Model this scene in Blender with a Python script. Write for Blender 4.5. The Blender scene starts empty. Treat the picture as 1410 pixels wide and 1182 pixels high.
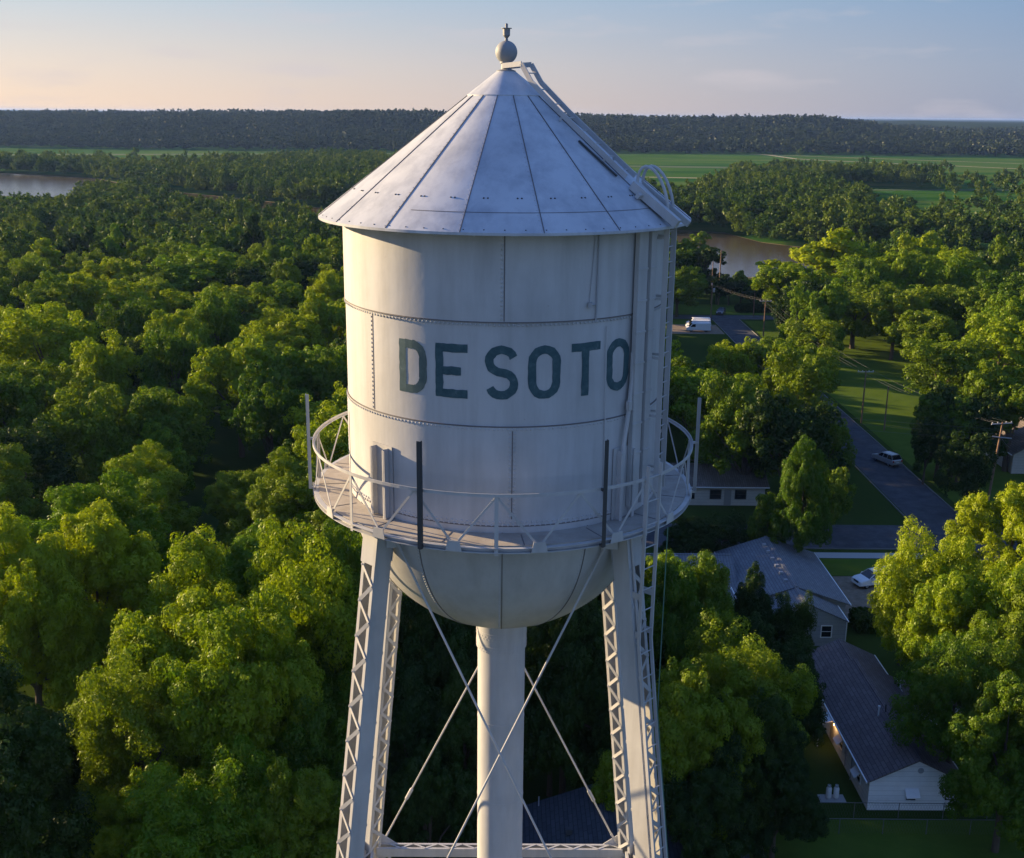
import bpy, math, random
import numpy as np
from mathutils import Vector, Matrix
scene = bpy.context.scene
COL = scene.collection
PI = math.pi
R = math.radians

# ------------------------------------------------------------------ camera
FPX, TH, PSI, RO = 1568.0, R(15.44), R(0.46), 0.0105
CAM = np.array([0.0, -24.37, 48.0])
_fw = np.array([math.sin(PSI)*math.cos(TH), math.cos(PSI)*math.cos(TH), -math.sin(TH)])
_r0 = np.array([math.cos(PSI), -math.sin(PSI), 0.0])
_u0 = np.cross(_r0, _fw)
_up = _u0*math.cos(RO) - _r0*math.sin(RO)
_rt = _r0*math.cos(RO) + _u0*math.sin(RO)
cam = bpy.data.cameras.new('camera')
cam.sensor_width = 36; cam.lens = FPX/1410*36
cam.clip_start = 0.5; cam.clip_end = 40000
co = bpy.data.objects.new('camera', cam); COL.objects.link(co)
co.matrix_world = Matrix(((_rt[0], _up[0], -_fw[0], CAM[0]), (_rt[1], _up[1], -_fw[1], CAM[1]),
                          (_rt[2], _up[2], -_fw[2], CAM[2]), (0, 0, 0, 1)))
scene.camera = co
def ray(px, py): return _fw + _rt*(px-705)/FPX - _up*(py-591)/FPX
def PZ(px, py, z=0.0):                       # where the sight line meets the level z
    d = ray(px, py); t = (z-CAM[2])/d[2]; return CAM + d*t
def pj(p):                                   # where a point shows in the photo
    v = np.array(p, float)-CAM; z = v@_fw
    return 705+FPX*(v@_rt)/z, 591-FPX*(v@_up)/z, z

# ------------------------------------------------------------------ light
SUN_EL, SUN_AZ = R(13.0), R(154.0)           # azimuth counted from +X towards +Y
sdir = Vector((math.cos(SUN_AZ)*math.cos(SUN_EL), math.sin(SUN_AZ)*math.cos(SUN_EL), math.sin(SUN_EL)))
w = bpy.data.worlds.new('World'); scene.world = w; w.use_nodes = True
nt = w.node_tree; bg = nt.nodes['Background']
sky = nt.nodes.new('ShaderNodeTexSky'); sky.sky_type = 'NISHITA'; sky.sun_disc = False
sky.sun_elevation = SUN_EL; sky.sun_rotation = PI/2 - SUN_AZ
sky.air_density = 1.0; sky.dust_density = 1.0; sky.ozone_density = 2.0; sky.altitude = 250
# the evening sky: the sky model blended with the colours the air has that evening, by height and by bearing from the sun
def _n(t_, **kw):
    o = nt.nodes.new(t_)
    for k, v in kw.items(): setattr(o, k, v)
    return o
tcw = _n('ShaderNodeTexCoord'); spw = _n('ShaderNodeSeparateXYZ'); nt.links.new(tcw.outputs['Generated'], spw.inputs[0])
dp = _n('ShaderNodeVectorMath', operation='DOT_PRODUCT'); nt.links.new(tcw.outputs['Generated'], dp.inputs[0]); dp.inputs[1].default_value = (math.cos(SUN_AZ), math.sin(SUN_AZ), 0)
def _ramp(src, stops):
    r_ = _n('ShaderNodeValToRGB'); e = r_.color_ramp.elements
    while len(e) < len(stops): e.new(.5)
    for x_, (p, c) in zip(e, stops): x_.position = p; x_.color = (*c, 1)
    nt.links.new(src, r_.inputs[0]); return r_.outputs[0]
def _mix(f, a, b, mode='MIX'):
    o = _n('ShaderNodeMix', data_type='RGBA', blend_type=mode)
    for sk, v in ((o.inputs[0], f), (o.inputs[6], a), (o.inputs[7], b)):
        if hasattr(v, 'is_linked'): nt.links.new(v, sk)
        else: sk.default_value = v
    return o.outputs[2]
el = spw.outputs[2]
warm = _ramp(el, [(0,(.40,.295,.215)),(.035,(.34,.285,.245)),(.10,(.205,.25,.29)),(.22,(.07,.11,.22)),(1,(.030,.080,.24))])
cool = _ramp(el, [(0,(.125,.14,.19)),(.04,(.12,.145,.20)),(.10,(.085,.135,.215)),(.16,(.085,.15,.30)),(.30,(.05,.11,.26)),(1,(.030,.080,.24))])
back = _ramp(el, [(0,(.135,.185,.29)),(.08,(.12,.175,.29)),(.22,(.085,.15,.29)),(.5,(.055,.115,.27)),(1,(.030,.080,.24))])
mr = _n('ShaderNodeMapRange'); mr.inputs['From Min'].default_value = .05; mr.inputs['From Max'].default_value = .85; nt.links.new(dp.outputs['Value'], mr.inputs[0])
mr2 = _n('ShaderNodeMapRange'); mr2.inputs['From Min'].default_value = -.8; mr2.inputs['From Max'].default_value = .05; nt.links.new(dp.outputs['Value'], mr2.inputs[0])
evening = _mix(mr2.outputs[0], back, _mix(mr.outputs[0], cool, warm))
# thin far clouds low in the sky
mpw = _n('ShaderNodeMapping'); mpw.inputs['Scale'].default_value = (5,5,26); nt.links.new(tcw.outputs['Generated'], mpw.inputs[0])
nz = _n('ShaderNodeTexNoise'); nz.inputs['Scale'].default_value = 1.6; nz.inputs['Detail'].default_value = 7; nt.links.new(mpw.outputs[0], nz.inputs['Vector'])
evening = _mix(_ramp(nz.outputs['Fac'], [(.54,(0,0,0)),(.72,(.5,.5,.5))]), evening, (.24,.22,.24,1))
sc = _n('ShaderNodeVectorMath', operation='SCALE'); sc.inputs['Scale'].default_value = .05; nt.links.new(sky.outputs[0], sc.inputs[0])
nt.links.new(_mix(.9, sc.outputs[0], evening), bg.inputs[0]); bg.inputs[1].default_value = 1.0
sl = bpy.data.lights.new('sun', 'SUN'); sl.energy = 4.8; sl.angle = R(0.6); sl.color = (1.0, 0.74, 0.42)
so = bpy.data.objects.new('sun', sl); COL.objects.link(so)
so.rotation_euler = (-sdir).to_track_quat('-Z', 'Y').to_euler()
scene.view_settings.view_transform = 'Standard'; scene.view_settings.look = 'None'
scene.view_settings.exposure = 1.45; scene.view_settings.gamma = 1.0
scene.cycles.volume_step_rate = 4.0

# ------------------------------------------------------------------ helpers
def tag(o, label=None, cat=None, group=None, kind=None):
    if label: o['label'] = label
    if cat: o['category'] = cat
    if group: o['group'] = group
    if kind: o['kind'] = kind
    return o
def empty(name, loc=(0, 0, 0), rz=0.0):
    o = bpy.data.objects.new(name, None); COL.objects.link(o)
    o.location = loc; o.rotation_euler = (0, 0, rz); o.empty_display_size = 0.3
    return o
def link(name, me, parent=None):
    o = bpy.data.objects.new(name, me); COL.objects.link(o)
    if parent is not None: o.parent = parent
    return o
def copy_tree(o, parent=None):
    c = o.copy(); COL.objects.link(c); c.parent = parent
    for ch in list(o.children): copy_tree(ch, c)
    return c
class MB:
    def __init__(s): s.v = []; s.f = []; s.m = []; s.cur = 0
    def add(s, vs, fs):
        b = len(s.v); s.v += [tuple(p) for p in vs]
        s.f += [tuple(i+b for i in f) for f in fs]; s.m += [s.cur]*len(fs)
    def box(s, x0, x1, y0, y1, z0, z1):
        s.add([(x0,y0,z0),(x1,y0,z0),(x1,y1,z0),(x0,y1,z0),(x0,y0,z1),(x1,y0,z1),(x1,y1,z1),(x0,y1,z1)],
              [(0,3,2,1),(4,5,6,7),(0,1,5,4),(1,2,6,5),(2,3,7,6),(3,0,4,7)])
    def bar(s, p0, p1, w, h, side=(0,0,1)):      # box from p0 to p1, w along 'side', h across
        p0 = Vector(p0); p1 = Vector(p1); d = (p1-p0).normalized(); u = Vector(side)
        u = (u - d*u.dot(d));
        if u.length < 1e-5: u = Vector((1,0,0)) - d*d.x
        u.normalize(); v = d.cross(u)
        vs = [p+u*(a*w/2)+v*(b*h/2) for p in (p0, p1) for a, b in ((-1,-1),(1,-1),(1,1),(-1,1))]
        s.add(vs, [(0,1,2,3),(7,6,5,4),(0,4,5,1),(1,5,6,2),(2,6,7,3),(3,7,4,0)])
    def tube(s, pts, r, n=8, cap=True):
        pts = [Vector(p) for p in pts]; rs = r if isinstance(r, (list, tuple)) else [r]*len(pts)
        vs = []; fs = []
        d = (pts[1]-pts[0]).normalized()
        u = Vector((0,0,1)).cross(d)
        if u.length < 1e-3: u = Vector((1,0,0))
        u.normalize()
        for i, p in enumerate(pts):
            if i == 0: d = pts[1]-pts[0]
            elif i == len(pts)-1: d = pts[-1]-pts[-2]
            else: d = pts[i+1]-pts[i-1]
            d.normalize(); u = (u-d*u.dot(d)).normalized(); v = d.cross(u)
            for k in range(n):
                a = 2*PI*k/n; vs.append(p+u*(rs[i]*math.cos(a))+v*(rs[i]*math.sin(a)))
        for i in range(len(pts)-1):
            for k in range(n):
                k2 = (k+1) % n; fs.append((i*n+k, i*n+k2, (i+1)*n+k2, (i+1)*n+k))
        if cap:
            fs.append(tuple(range(n))[::-1]); fs.append(tuple((len(pts)-1)*n+k for k in range(n)))
        s.add(vs, fs)
    def lathe(s, prof, n=96, a0=0.0, a1=2*PI, cx=0, cy=0):
        full = abs(a1-a0-2*PI) < 1e-6; m = n if full else n+1
        vs = []; fs = []
        for (r, z) in prof:
            for k in range(m):
                a = a0+(a1-a0)*k/n; vs.append((cx+r*math.sin(a), cy-r*math.cos(a), z))
        for i in range(len(prof)-1):
            for k in range(n):
                k2 = (k+1) % m if full else k+1
                fs.append((i*m+k, i*m+k2, (i+1)*m+k2, (i+1)*m+k))
        s.add(vs, fs)
    def dome(s, p, nrm, r, n=5):                 # one rivet head
        p = Vector(p); d = Vector(nrm).normalized(); u = d.orthogonal().normalized(); v = d.cross(u)
        vs = [p+(u*math.cos(2*PI*k/n)+v*math.sin(2*PI*k/n))*r for k in range(n)]
        vs += [p+(u*math.cos(2*PI*k/n)+v*math.sin(2*PI*k/n))*r*.6+d*r*.6 for k in range(n)]
        fs = [(k, (k+1) % n, n+(k+1) % n, n+k) for k in range(n)] + [tuple(range(n, 2*n))]
        s.add(vs, fs)
    def prism(s, poly, y0, y1, axis='y'):        # poly of (a, z) pairs swept along an axis
        n = len(poly)
        if axis == 'y': vs = [(a, y0, z) for a, z in poly]+[(a, y1, z) for a, z in poly]
        else: vs = [(y0, a, z) for a, z in poly]+[(y1, a, z) for a, z in poly]
        s.add(vs, [tuple(range(n)), tuple(range(2*n-1, n-1, -1))] + [(i, i+n, (i+1) % n+n, (i+1) % n) for i in range(n)])
    def build(s, name, mats, parent=None, smooth=False):
        me = bpy.data.meshes.new(name); me.from_pydata(s.v, [], s.f); me.update()
        if not isinstance(mats, (list, tuple)): mats = [mats]
        for m in mats: me.materials.append(m)
        if len(mats) > 1: me.polygons.foreach_set('material_index', s.m)
        import bmesh
        bm = bmesh.new(); bm.from_mesh(me); bmesh.ops.recalc_face_normals(bm, faces=bm.faces); bm.to_mesh(me); bm.free()
        if smooth: me.polygons.foreach_set('use_smooth', [True]*len(me.polygons)); me.set_sharp_from_angle(angle=R(40))
        return link(name, me, parent)

def cyl(a, r, z):                                # polar point round the tower; a in degrees, 0 faces the camera, + is right
    a = R(a); return (r*math.sin(a), -r*math.cos(a), z)

# ------------------------------------------------------------------ materials
def mat(name, base, rough=0.6, metal=0.0, spec=0.3):
    m = bpy.data.materials.new(name); m.use_nodes = True
    b = m.node_tree.nodes['Principled BSDF']
    b.inputs['Base Color'].default_value = (*base, 1); b.inputs['Roughness'].default_value = rough
    b.inputs['Metallic'].default_value = metal; b.inputs['Specular IOR Level'].default_value = spec
    return m
def matte(m): m.node_tree.nodes['Principled BSDF'].inputs['Specular IOR Level'].default_value = 0.0; return m
class NG:
    def __init__(s, m): s.t = m.node_tree; s.b = s.t.nodes['Principled BSDF']
    def n(s, typ, **kw):
        o = s.t.nodes.new(typ)
        for k, v in kw.items():
            if k in o.inputs: o.inputs[k].default_value = v
            else: setattr(o, k, v)
        return o
    def l(s, a, b): s.t.links.new(a, b)
    def coord(s, kind='Object', scale=(1,1,1)):
        c = s.n('ShaderNodeTexCoord'); mp = s.n('ShaderNodeMapping'); mp.inputs['Scale'].default_value = scale
        s.l(c.outputs[kind], mp.inputs[0]); return mp.outputs[0]
    def noise(s, vec, sc, det=4, rough=.55):
        o = s.n('ShaderNodeTexNoise'); o.inputs['Scale'].default_value = sc; o.inputs['Detail'].default_value = det
        o.inputs['Roughness'].default_value = rough; s.l(vec, o.inputs['Vector']); return o.outputs['Fac']
    def ramp(s, fac, stops):
        r = s.n('ShaderNodeValToRGB'); e = r.color_ramp.elements
        while len(e) < len(stops): e.new(.5)
        for x, (p, c) in zip(e, stops): x.position = p; x.color = (*c, 1) if len(c) == 3 else c
        s.l(fac, r.inputs[0]); return r.outputs[0]
    def mix(s, fac, a, b, mode='MIX'):
        o = s.n('ShaderNodeMix', data_type='RGBA', blend_type=mode)
        for sock, v in ((o.inputs[0], fac), (o.inputs[6], a), (o.inputs[7], b)):
            if hasattr(v, 'links') or hasattr(v, 'is_linked'): s.l(v, sock)
            else: sock.default_value = v if not isinstance(v, tuple) else (*v, 1)
        return o.outputs[2]
    def bump(s, h, strength=.3, dist=.02):
        o = s.n('ShaderNodeBump'); o.inputs['Strength'].default_value = strength; o.inputs['Distance'].default_value = dist
        s.l(h, o.inputs['Height']); s.l(o.outputs[0], s.b.inputs['Normal'])

def steel(name, base, dirt, rough=.5, streak=1.25):
    m = mat(name, base, rough); g = NG(m)
    v = g.coord(scale=(1.6,1.6,.18)); n1 = g.noise(v, 1.5, 6, .65)
    v2 = g.coord(); n2 = g.noise(v2, .7, 5); n3 = g.noise(v2, 9, 4, .7)
    c = g.mix(g.ramp(n1, [(.42,(0,0,0)),(.75,(streak*.55,)*3)]), base, dirt)
    c = g.mix(g.ramp(n2, [(.45,(0,0,0)),(.8,(.45,.45,.45))]), c, tuple(x*.8 for x in dirt))
    rust = g.ramp(n3, [(.70,(0,0,0)),(.76,(.55,.55,.55))])
    c = g.mix(rust, c, (.20,.13,.09))
    g.l(c, g.b.inputs['Base Color'])
    g.l(g.ramp(n2, [(.3,(rough-.1,)*3),(.7,(rough+.15,)*3)]), g.b.inputs['Roughness'])
    g.bump(n2, .35, .045)
    return m
M = {}
M['tank'] = steel('tank_paint', (.52,.52,.525), (.36,.355,.35), .5)
M['roof'] = steel('roof_paint', (.54,.56,.585), (.33,.35,.39), .42, 1.5)
g = NG(M['roof']); v = g.coord(); sp = g.n('ShaderNodeSeparateXYZ'); g.l(v, sp.inputs[0])
at = g.n('ShaderNodeMath', operation='ARCTAN2'); g.l(sp.outputs[0], at.inputs[0]); ng = g.n('ShaderNodeMath', operation='MULTIPLY'); g.l(sp.outputs[1], ng.inputs[0]); ng.inputs[1].default_value = -1; g.l(ng.outputs[0], at.inputs[1])
ml_ = g.n('ShaderNodeMath', operation='MULTIPLY_ADD'); g.l(at.outputs[0], ml_.inputs[0]); ml_.inputs[1].default_value = 16/(2*PI); ml_.inputs[2].default_value = 8-10.5/22.5
fl_ = g.n('ShaderNodeMath', operation='FLOOR'); g.l(ml_.outputs[0], fl_.inputs[0]); wn = g.n('ShaderNodeTexWhiteNoise', noise_dimensions='1D'); g.l(fl_.outputs[0], wn.inputs['W'])
old = g.b.inputs['Base Color'].links[0].from_socket; vs_ = g.coord(scale=(.9,.9,.9)); nn_ = g.noise(vs_, 1.1, 6, .7)
c_ = g.mix(1.0, old, g.ramp(wn.outputs['Value'], [(0,(.84,.85,.87)),(1,(1.08,1.07,1.06))]), 'MULTIPLY'); c_ = g.mix(g.ramp(nn_, [(.56,(0,0,0)),(.74,(.35,.35,.35))]), c_, (.22,.235,.26)); g.l(c_, g.b.inputs['Base Color'])
M['steel'] = steel('leg_paint', (.50,.50,.495), (.34,.33,.32), .5)
M['deck'] = steel('deck_paint', (.42,.38,.33), (.25,.21,.17), .7)
M['darksteel'] = steel('dark_steel', (.05,.055,.06), (.09,.08,.07), .5)
M['seam'] = mat('seam_shadow_gap', (.16,.15,.15), .8)
M['finial'] = steel('finial_metal', (.30,.31,.32), (.15,.15,.15), .55)
M['teal'] = mat('teal_sign_paint', (.03,.065,.075), .7)
g = NG(M['teal']); n = g.noise(g.coord(scale=(1,1,1)), 7, 5, .7)
g.l(g.ramp(n, [(.35,(.035,.08,.095)),(.60,(.06,.115,.13)),(.75,(.16,.21,.22))]), g.b.inputs['Base Color'])
M['grey'] = mat('grey_plastic', (.35,.36,.38), .6)
M['green_cable'] = mat('green_cable', (.10,.20,.14), .6)
M['bark'] = mat('bark', (.09,.07,.05), .9)
M['wood'] = mat('pole_wood', (.20,.13,.08), .9)
g = NG(M['wood']); n = g.noise(g.coord(scale=(4,4,.3)), 4, 5); g.l(g.ramp(n, [(.3,(.10,.06,.04)),(.7,(.32,.20,.12))]), g.b.inputs['Base Color'])
M['galv'] = mat('galvanised', (.45,.46,.47), .45, .4)
M['white'] = mat('white_paint', (.75,.75,.74), .5)
M['wire'] = mat('wire_metal', (.12,.12,.12), .7)
M['ceramic'] = mat('ceramic', (.55,.56,.55), .3)
M['concrete'] = mat('concrete', (.38,.37,.35), .9)
M['kerbstone'] = mat('kerb_concrete', (.17,.165,.155), .95)
M['glass'] = mat('window_glass', (.015,.018,.022), .08, 0, .6)
M['rubber'] = mat('rubber', (.02,.02,.02), .8)
M['chrome'] = mat('bright_metal', (.55,.55,.57), .25, .8)
M['carwhite'] = mat('car_paint_white', (.74,.74,.74), .25, 0, .6)
M['carsilver'] = mat('car_paint_silver', (.42,.44,.46), .28, .4, .6)
M['cardark'] = mat('car_paint_dark', (.05,.055,.065), .25, 0, .6)
M['redlamp'] = mat('red_lamp_glass', (.35,.02,.02), .2)
M['clearlamp'] = mat('lamp_glass', (.7,.7,.68), .1)
M['curtain'] = mat('curtain', (.25,.24,.22), .9)

def siding(name, base, pitch=.2, rough=.7):
    m = mat(name, base, rough); g = NG(m); v = g.coord()
    wv = g.n('ShaderNodeTexWave', wave_type='BANDS', bands_direction='Z', wave_profile='SAW'); wv.inputs['Scale'].default_value = 1/pitch/ (2*PI) * PI * .32
    g.l(v, wv.inputs[0]); n = g.noise(v, 1.4, 5)
    c = g.mix(g.ramp(wv.outputs['Fac'], [(0,(1,1,1)),(.12,(0,0,0))]), base, tuple(x*.55 for x in base))
    c = g.mix(g.ramp(n, [(.4,(0,0,0)),(.8,(.5,.5,.5))]), c, tuple(x*.75 for x in base)); g.l(c, g.b.inputs['Base Color'])
    g.bump(wv.outputs['Fac'], .6, .02); return m
M['siding_white'] = siding('white_siding', (.84,.84,.83))
M['siding_grey'] = siding('grey_siding', (.34,.35,.36))
M['siding_cream'] = siding('cream_siding', (.50,.46,.40))
def shingle(name, a, b, sx=1.0, bw=.9, rh=.28):
    m = mat(name, a, .85); g = NG(m); v = g.coord('Object')
    # run rows along the slope height: use (x+y, z) so rows follow courses
    sp = g.n('ShaderNodeSeparateXYZ'); g.l(v, sp.inputs[0])
    ad = g.n('ShaderNodeMath', operation='ADD'); g.l(sp.outputs[0], ad.inputs[0]); g.l(sp.outputs[1], ad.inputs[1])
    cb = g.n('ShaderNodeCombineXYZ'); g.l(sp.outputs[1], cb.inputs[0])
    ml = g.n('ShaderNodeMath', operation='MULTIPLY'); g.l(sp.outputs[0], ml.inputs[0]); ml.inputs[1].default_value = 1.0
    g.l(ml.outputs[0], cb.inputs[1])
    br = g.n('ShaderNodeTexBrick'); g.l(cb.outputs[0], br.inputs['Vector'])
    br.inputs['Scale'].default_value = 1.0; br.inputs['Brick Width'].default_value = bw; br.inputs['Row Height'].default_value = rh
    br.inputs['Mortar Size'].default_value = .02; br.inputs['Color1'].default_value = (*a,1); br.inputs['Color2'].default_value = (*b,1)
    br.inputs['Mortar'].default_value = (*[x*.45 for x in a],1)
    n = g.noise(v, .8, 6, .6); c = g.mix(g.ramp(n, [(.4,(0,0,0)),(.75,(.45,.45,.45))]), br.outputs['Color'], tuple(x*.6 for x in a))
    g.l(c, g.b.inputs['Base Color']); g.bump(br.outputs['Fac'], .5, -.02); return m
M['shingle_plum'] = shingle('plum_shingles', (.13,.105,.105), (.17,.14,.14))
M['shingle_slate'] = shingle('slate_shingles', (.17,.18,.20), (.21,.22,.235))
M['shingle_brown'] = shingle('brown_shingles', (.15,.125,.105), (.20,.165,.14))
M['shingle_black'] = shingle('black_shingles', (.045,.05,.06), (.065,.07,.08))

def leafmat(name, c1, c2, trans, ns=1.3):
    m = bpy.data.materials.new(name); m.use_nodes = True; t = m.node_tree; t.nodes.clear(); g = NG.__new__(NG); g.t = t
    out = t.nodes.new('ShaderNodeOutputMaterial')
    df = t.nodes.new('ShaderNodeBsdfDiffuse'); tr = t.nodes.new('ShaderNodeBsdfTranslucent'); mx = t.nodes.new('ShaderNodeMixShader')
    gl = t.nodes.new('ShaderNodeBsdfGlossy'); gl.inputs['Roughness'].default_value = .45; mg = t.nodes.new('ShaderNodeMixShader'); mg.inputs[0].default_value = .015
    n = g.noise(g.coord(), ns, 3); oi = t.nodes.new('ShaderNodeObjectInfo')
    ad = g.n('ShaderNodeMath', operation='MULTIPLY_ADD'); g.l(oi.outputs['Random'], ad.inputs[0]); ad.inputs[1].default_value = .55
    n2 = g.noise(g.coord(), .035, 3); ad2 = g.n('ShaderNodeMath', operation='MULTIPLY_ADD'); g.l(n2, ad2.inputs[0]); ad2.inputs[1].default_value = 1.5; g.l(n, ad2.inputs[2]); g.l(ad2.outputs[0], ad.inputs[2])
    sb = g.n('ShaderNodeMath', operation='SUBTRACT'); g.l(ad.outputs[0], sb.inputs[0]); sb.inputs[1].default_value = 1.02
    c = g.ramp(sb.outputs[0], [(.2, c1), (.8, c2)])
    g.l(c, df.inputs[0]); ct = g.mix(1.0, c, (1.2,1.2,.4), 'MULTIPLY'); g.l(ct, tr.inputs[0])
    mx.inputs[0].default_value = trans; g.l(df.outputs[0], mx.inputs[1]); g.l(tr.outputs[0], mx.inputs[2])
    g.l(mx.outputs[0], mg.inputs[1]); g.l(gl.outputs[0], mg.inputs[2]); g.l(mg.outputs[0], out.inputs[0])
    return m
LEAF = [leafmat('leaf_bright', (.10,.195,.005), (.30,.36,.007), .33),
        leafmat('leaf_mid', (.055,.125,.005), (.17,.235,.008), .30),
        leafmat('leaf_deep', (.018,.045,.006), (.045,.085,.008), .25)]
M['leaf_far'] = leafmat('leaf_far', (.020,.040,.018), (.050,.072,.024), .12, .03)
M['leaf_belt'] = leafmat('leaf_belt', (.045,.095,.010), (.15,.20,.014), .28, .12)

# ------------------------------------------------------------------ ground, water, roads
rng = np.random.default_rng(7)
def sstep(a, b, x): t = np.clip((x-a)/(b-a), 0, 1); return t*t*(3-2*t)
def vnoise(x, y, s, seed=0):                     # smooth value noise on arrays
    r = np.random.default_rng(seed).random((64, 64)); x = x/s; y = y/s
    xi = np.floor(x).astype(int); yi = np.floor(y).astype(int); fx = x-xi; fy = y-yi
    fx = fx*fx*(3-2*fx); fy = fy*fy*(3-2*fy); g_ = lambda i, j: r[i % 64, j % 64]
    return (g_(xi,yi)*(1-fx)+g_(xi+1,yi)*fx)*(1-fy)+(g_(xi,yi+1)*(1-fx)+g_(xi+1,yi+1)*fx)*fy
def bank0(x):                                    # foot of the hills: Y as a function of X
    return 1610 + .06*np.abs(x) - .11*x*(x > 0)*.9 + 60*np.sin(x/330.)
def height(x, y):
    x = np.asarray(x, float); y = np.asarray(y, float)
    z = -4*sstep(290, 340, y)
    yb = bank0(x)
    top = 33 + 9*(vnoise(x+9000, y+3000, 420, 3)-.5) + 7*(vnoise(x+9000, y+3000, 150, 4)-.5)
    top = top - 20*sstep(.26, .40, x/np.maximum(y,1))*(1-sstep(3000,3600,y))   # lower shoulder on the right
    z = z + (top+4)*sstep(0, 640, y-yb)*(.92+.08*sstep(600,1400,y-yb))
    z = z + 6*sstep(150,300,y-yb)*(vnoise(x+5000,y+2000,170,9)-.5)*2
    return z
ys = np.concatenate([np.arange(-300, 400, 20), np.arange(400, 1550, 50), np.arange(1550, 2600, 40), np.arange(2600, 6000, 250), np.arange(6000, 30001, 2000)])
xs = np.concatenate([np.arange(-14000, -2000, 1500), np.arange(-2000, -200, 50), np.arange(-200, 200, 20), np.arange(200, 2001, 50), np.arange(3500, 14001, 1500)])
X, Y = np.meshgrid(xs, ys); Z = height(X, Y)
def grid_mesh(name, V, nx, ny):
    i = np.arange(nx-1)[None,:]+np.arange(ny-1)[:,None]*nx
    F = np.stack([i, i+1, i+1+nx, i+nx], -1).reshape(-1, 4)
    return arr_mesh(name, V, F)
def arr_mesh(name, V, F):
    me = bpy.data.meshes.new(name); k = F.shape[1]
    me.vertices.add(len(V)); me.vertices.foreach_set('co', np.ascontiguousarray(V, np.float32).ravel())
    me.loops.add(F.size); me.loops.foreach_set('vertex_index', np.ascontiguousarray(F, np.int32).ravel())
    me.polygons.add(len(F)); me.polygons.foreach_set('loop_start', np.arange(0, F.size, k, dtype=np.int32))
    me.update(calc_edges=True); return me
gm = mat('ground_cover', (.05,.08,.02), .95); g = NG(gm)
v = g.coord(); sp = g.n('ShaderNodeSeparateXYZ'); g.l(v, sp.inputs[0])
nA = g.noise(v, .05, 6); nB = g.noise(v, 1.2, 4)
near = g.mix(nB, g.ramp(nA, [(.35,(.028,.048,.012)),(.65,(.055,.085,.016))]), (.035,.06,.012))
vf = g.coord(scale=(.002,.012,1)); nF = g.noise(vf, 1.0, 3)
fw = g.n('ShaderNodeTexWave', wave_type='BANDS', bands_direction='Y'); fw.inputs['Scale'].default_value = .012; fw.inputs['Distortion'].default_value = 1.2; g.l(v, fw.inputs[0])
fld = g.ramp(nF, [(.38,(.022,.085,.014)),(.46,(.045,.12,.018)),(.52,(.10,.15,.03)),(.56,(.035,.10,.016)),(.66,(.075,.145,.022)),(.75,(.03,.09,.014))])
fld = g.mix(g.ramp(fw.outputs['Fac'], [(.3,(0,0,0)),(.9,(.35,.35,.35))]), fld, (.06,.12,.022))
st = g.n('ShaderNodeMapRange'); st.inputs['From Min'].default_value = 420; st.inputs['From Max'].default_value = 470; g.l(sp.outputs[1], st.inputs[0])
st2 = g.n('ShaderNodeMapRange'); st2.inputs['From Min'].default_value = 2; st2.inputs['From Max'].default_value = 7; g.l(sp.outputs[2], st2.inputs[0])
g.l(g.mix(st2.outputs[0], g.mix(st.outputs[0], near, fld), (.028,.045,.018)), g.b.inputs['Base Color'])
me = grid_mesh('ground', np.stack([X, Y, Z], -1).reshape(-1, 3), len(xs), len(ys)); me.materials.append(gm)
me.polygons.foreach_set('use_smooth', [True]*len(me.polygons)); tag(link('ground', me), kind='structure'); matte(gm)

def sheet(name, poly, z, m, kind='structure'):
    mb = MB(); mb.add([(x, y, z) for x, y in poly], [tuple(range(len(poly)))]); o = mb.build(name, m); tag(o, kind=kind); return o
asph = mat('asphalt', (.055,.056,.06), .85); g = NG(asph); n = g.noise(g.coord(), .5, 8, .7)
g.l(g.ramp(n, [(.3,(.06,.062,.068)),(.7,(.12,.12,.125))]), g.b.inputs['Base Color'])
dirt = mat('gravel', (.24,.19,.14), .95); g = NG(dirt); n = g.noise(g.coord(), 1.5, 8, .7)
g.l(g.ramp(n, [(.3,(.16,.125,.09)),(.7,(.30,.24,.18))]), g.b.inputs['Base Color'])
lawnm = mat('lawn_grass', (.08,.14,.02), .95); g = NG(lawnm); n = g.noise(g.coord(), .35, 8, .7); n2 = g.noise(g.coord(), 6, 3)
g.l(g.mix(n2, g.ramp(n, [(.3,(.06,.10,.014)),(.7,(.12,.17,.025))]), (.07,.115,.018)), g.b.inputs['Base Color'])
for m_ in (asph, dirt, lawnm): matte(m_)
def kerb(name, pts, m, w_=.14, h=.12):
    mb = MB()
    for (a, b) in zip(pts[:-1], pts[1:]): mb.bar((*a, h/2-.02), (*b, h/2-.02), w_, h+.04, side=Vector((b[1]-a[1], a[0]-b[0], 0)))
    tag(mb.build(name, m), kind='structure')
sheet('street', [(50.3,40),(57.2,40),(57.6,252.3),(51.2,252.3)], .012, asph)
sheet('cross_street', [(8,98.6),(50.29,98.6),(50.35,106.6),(8,106.6)], .016, asph)
sheet('cross_street', [(57.3,98.6),(130,98.6),(130,106.6),(57.3,106.6)], .016, asph)
sheet('far_road', [(-60,252.4),(160,252.4),(160,258.2),(-60,258.2)], .020, asph)
sheet('sidewalk', [(20,95.6),(49.2,95.6),(49.2,97.3),(20,97.3)], .05, M['concrete'])
sheet('lawn', [(58.6,108),(100,108),(100,250),(58.6,250)], .012, lawnm)
sheet('lawn', [(34,90.6),(49.5,90.6),(49.5,95.5),(34,95.5)], .014, lawnm)
sheet('lawn', [(-40,259),(120,259),(120,275),(-40,275)], .012, lawnm)
sheet('lawn', [(30,234),(49.8,234),(49.8,251.6),(30,251.6)], .012, lawnm)
sheet('lawn', [(14,30),(45,30),(45,46),(14,46)], .012, lawnm)
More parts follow.
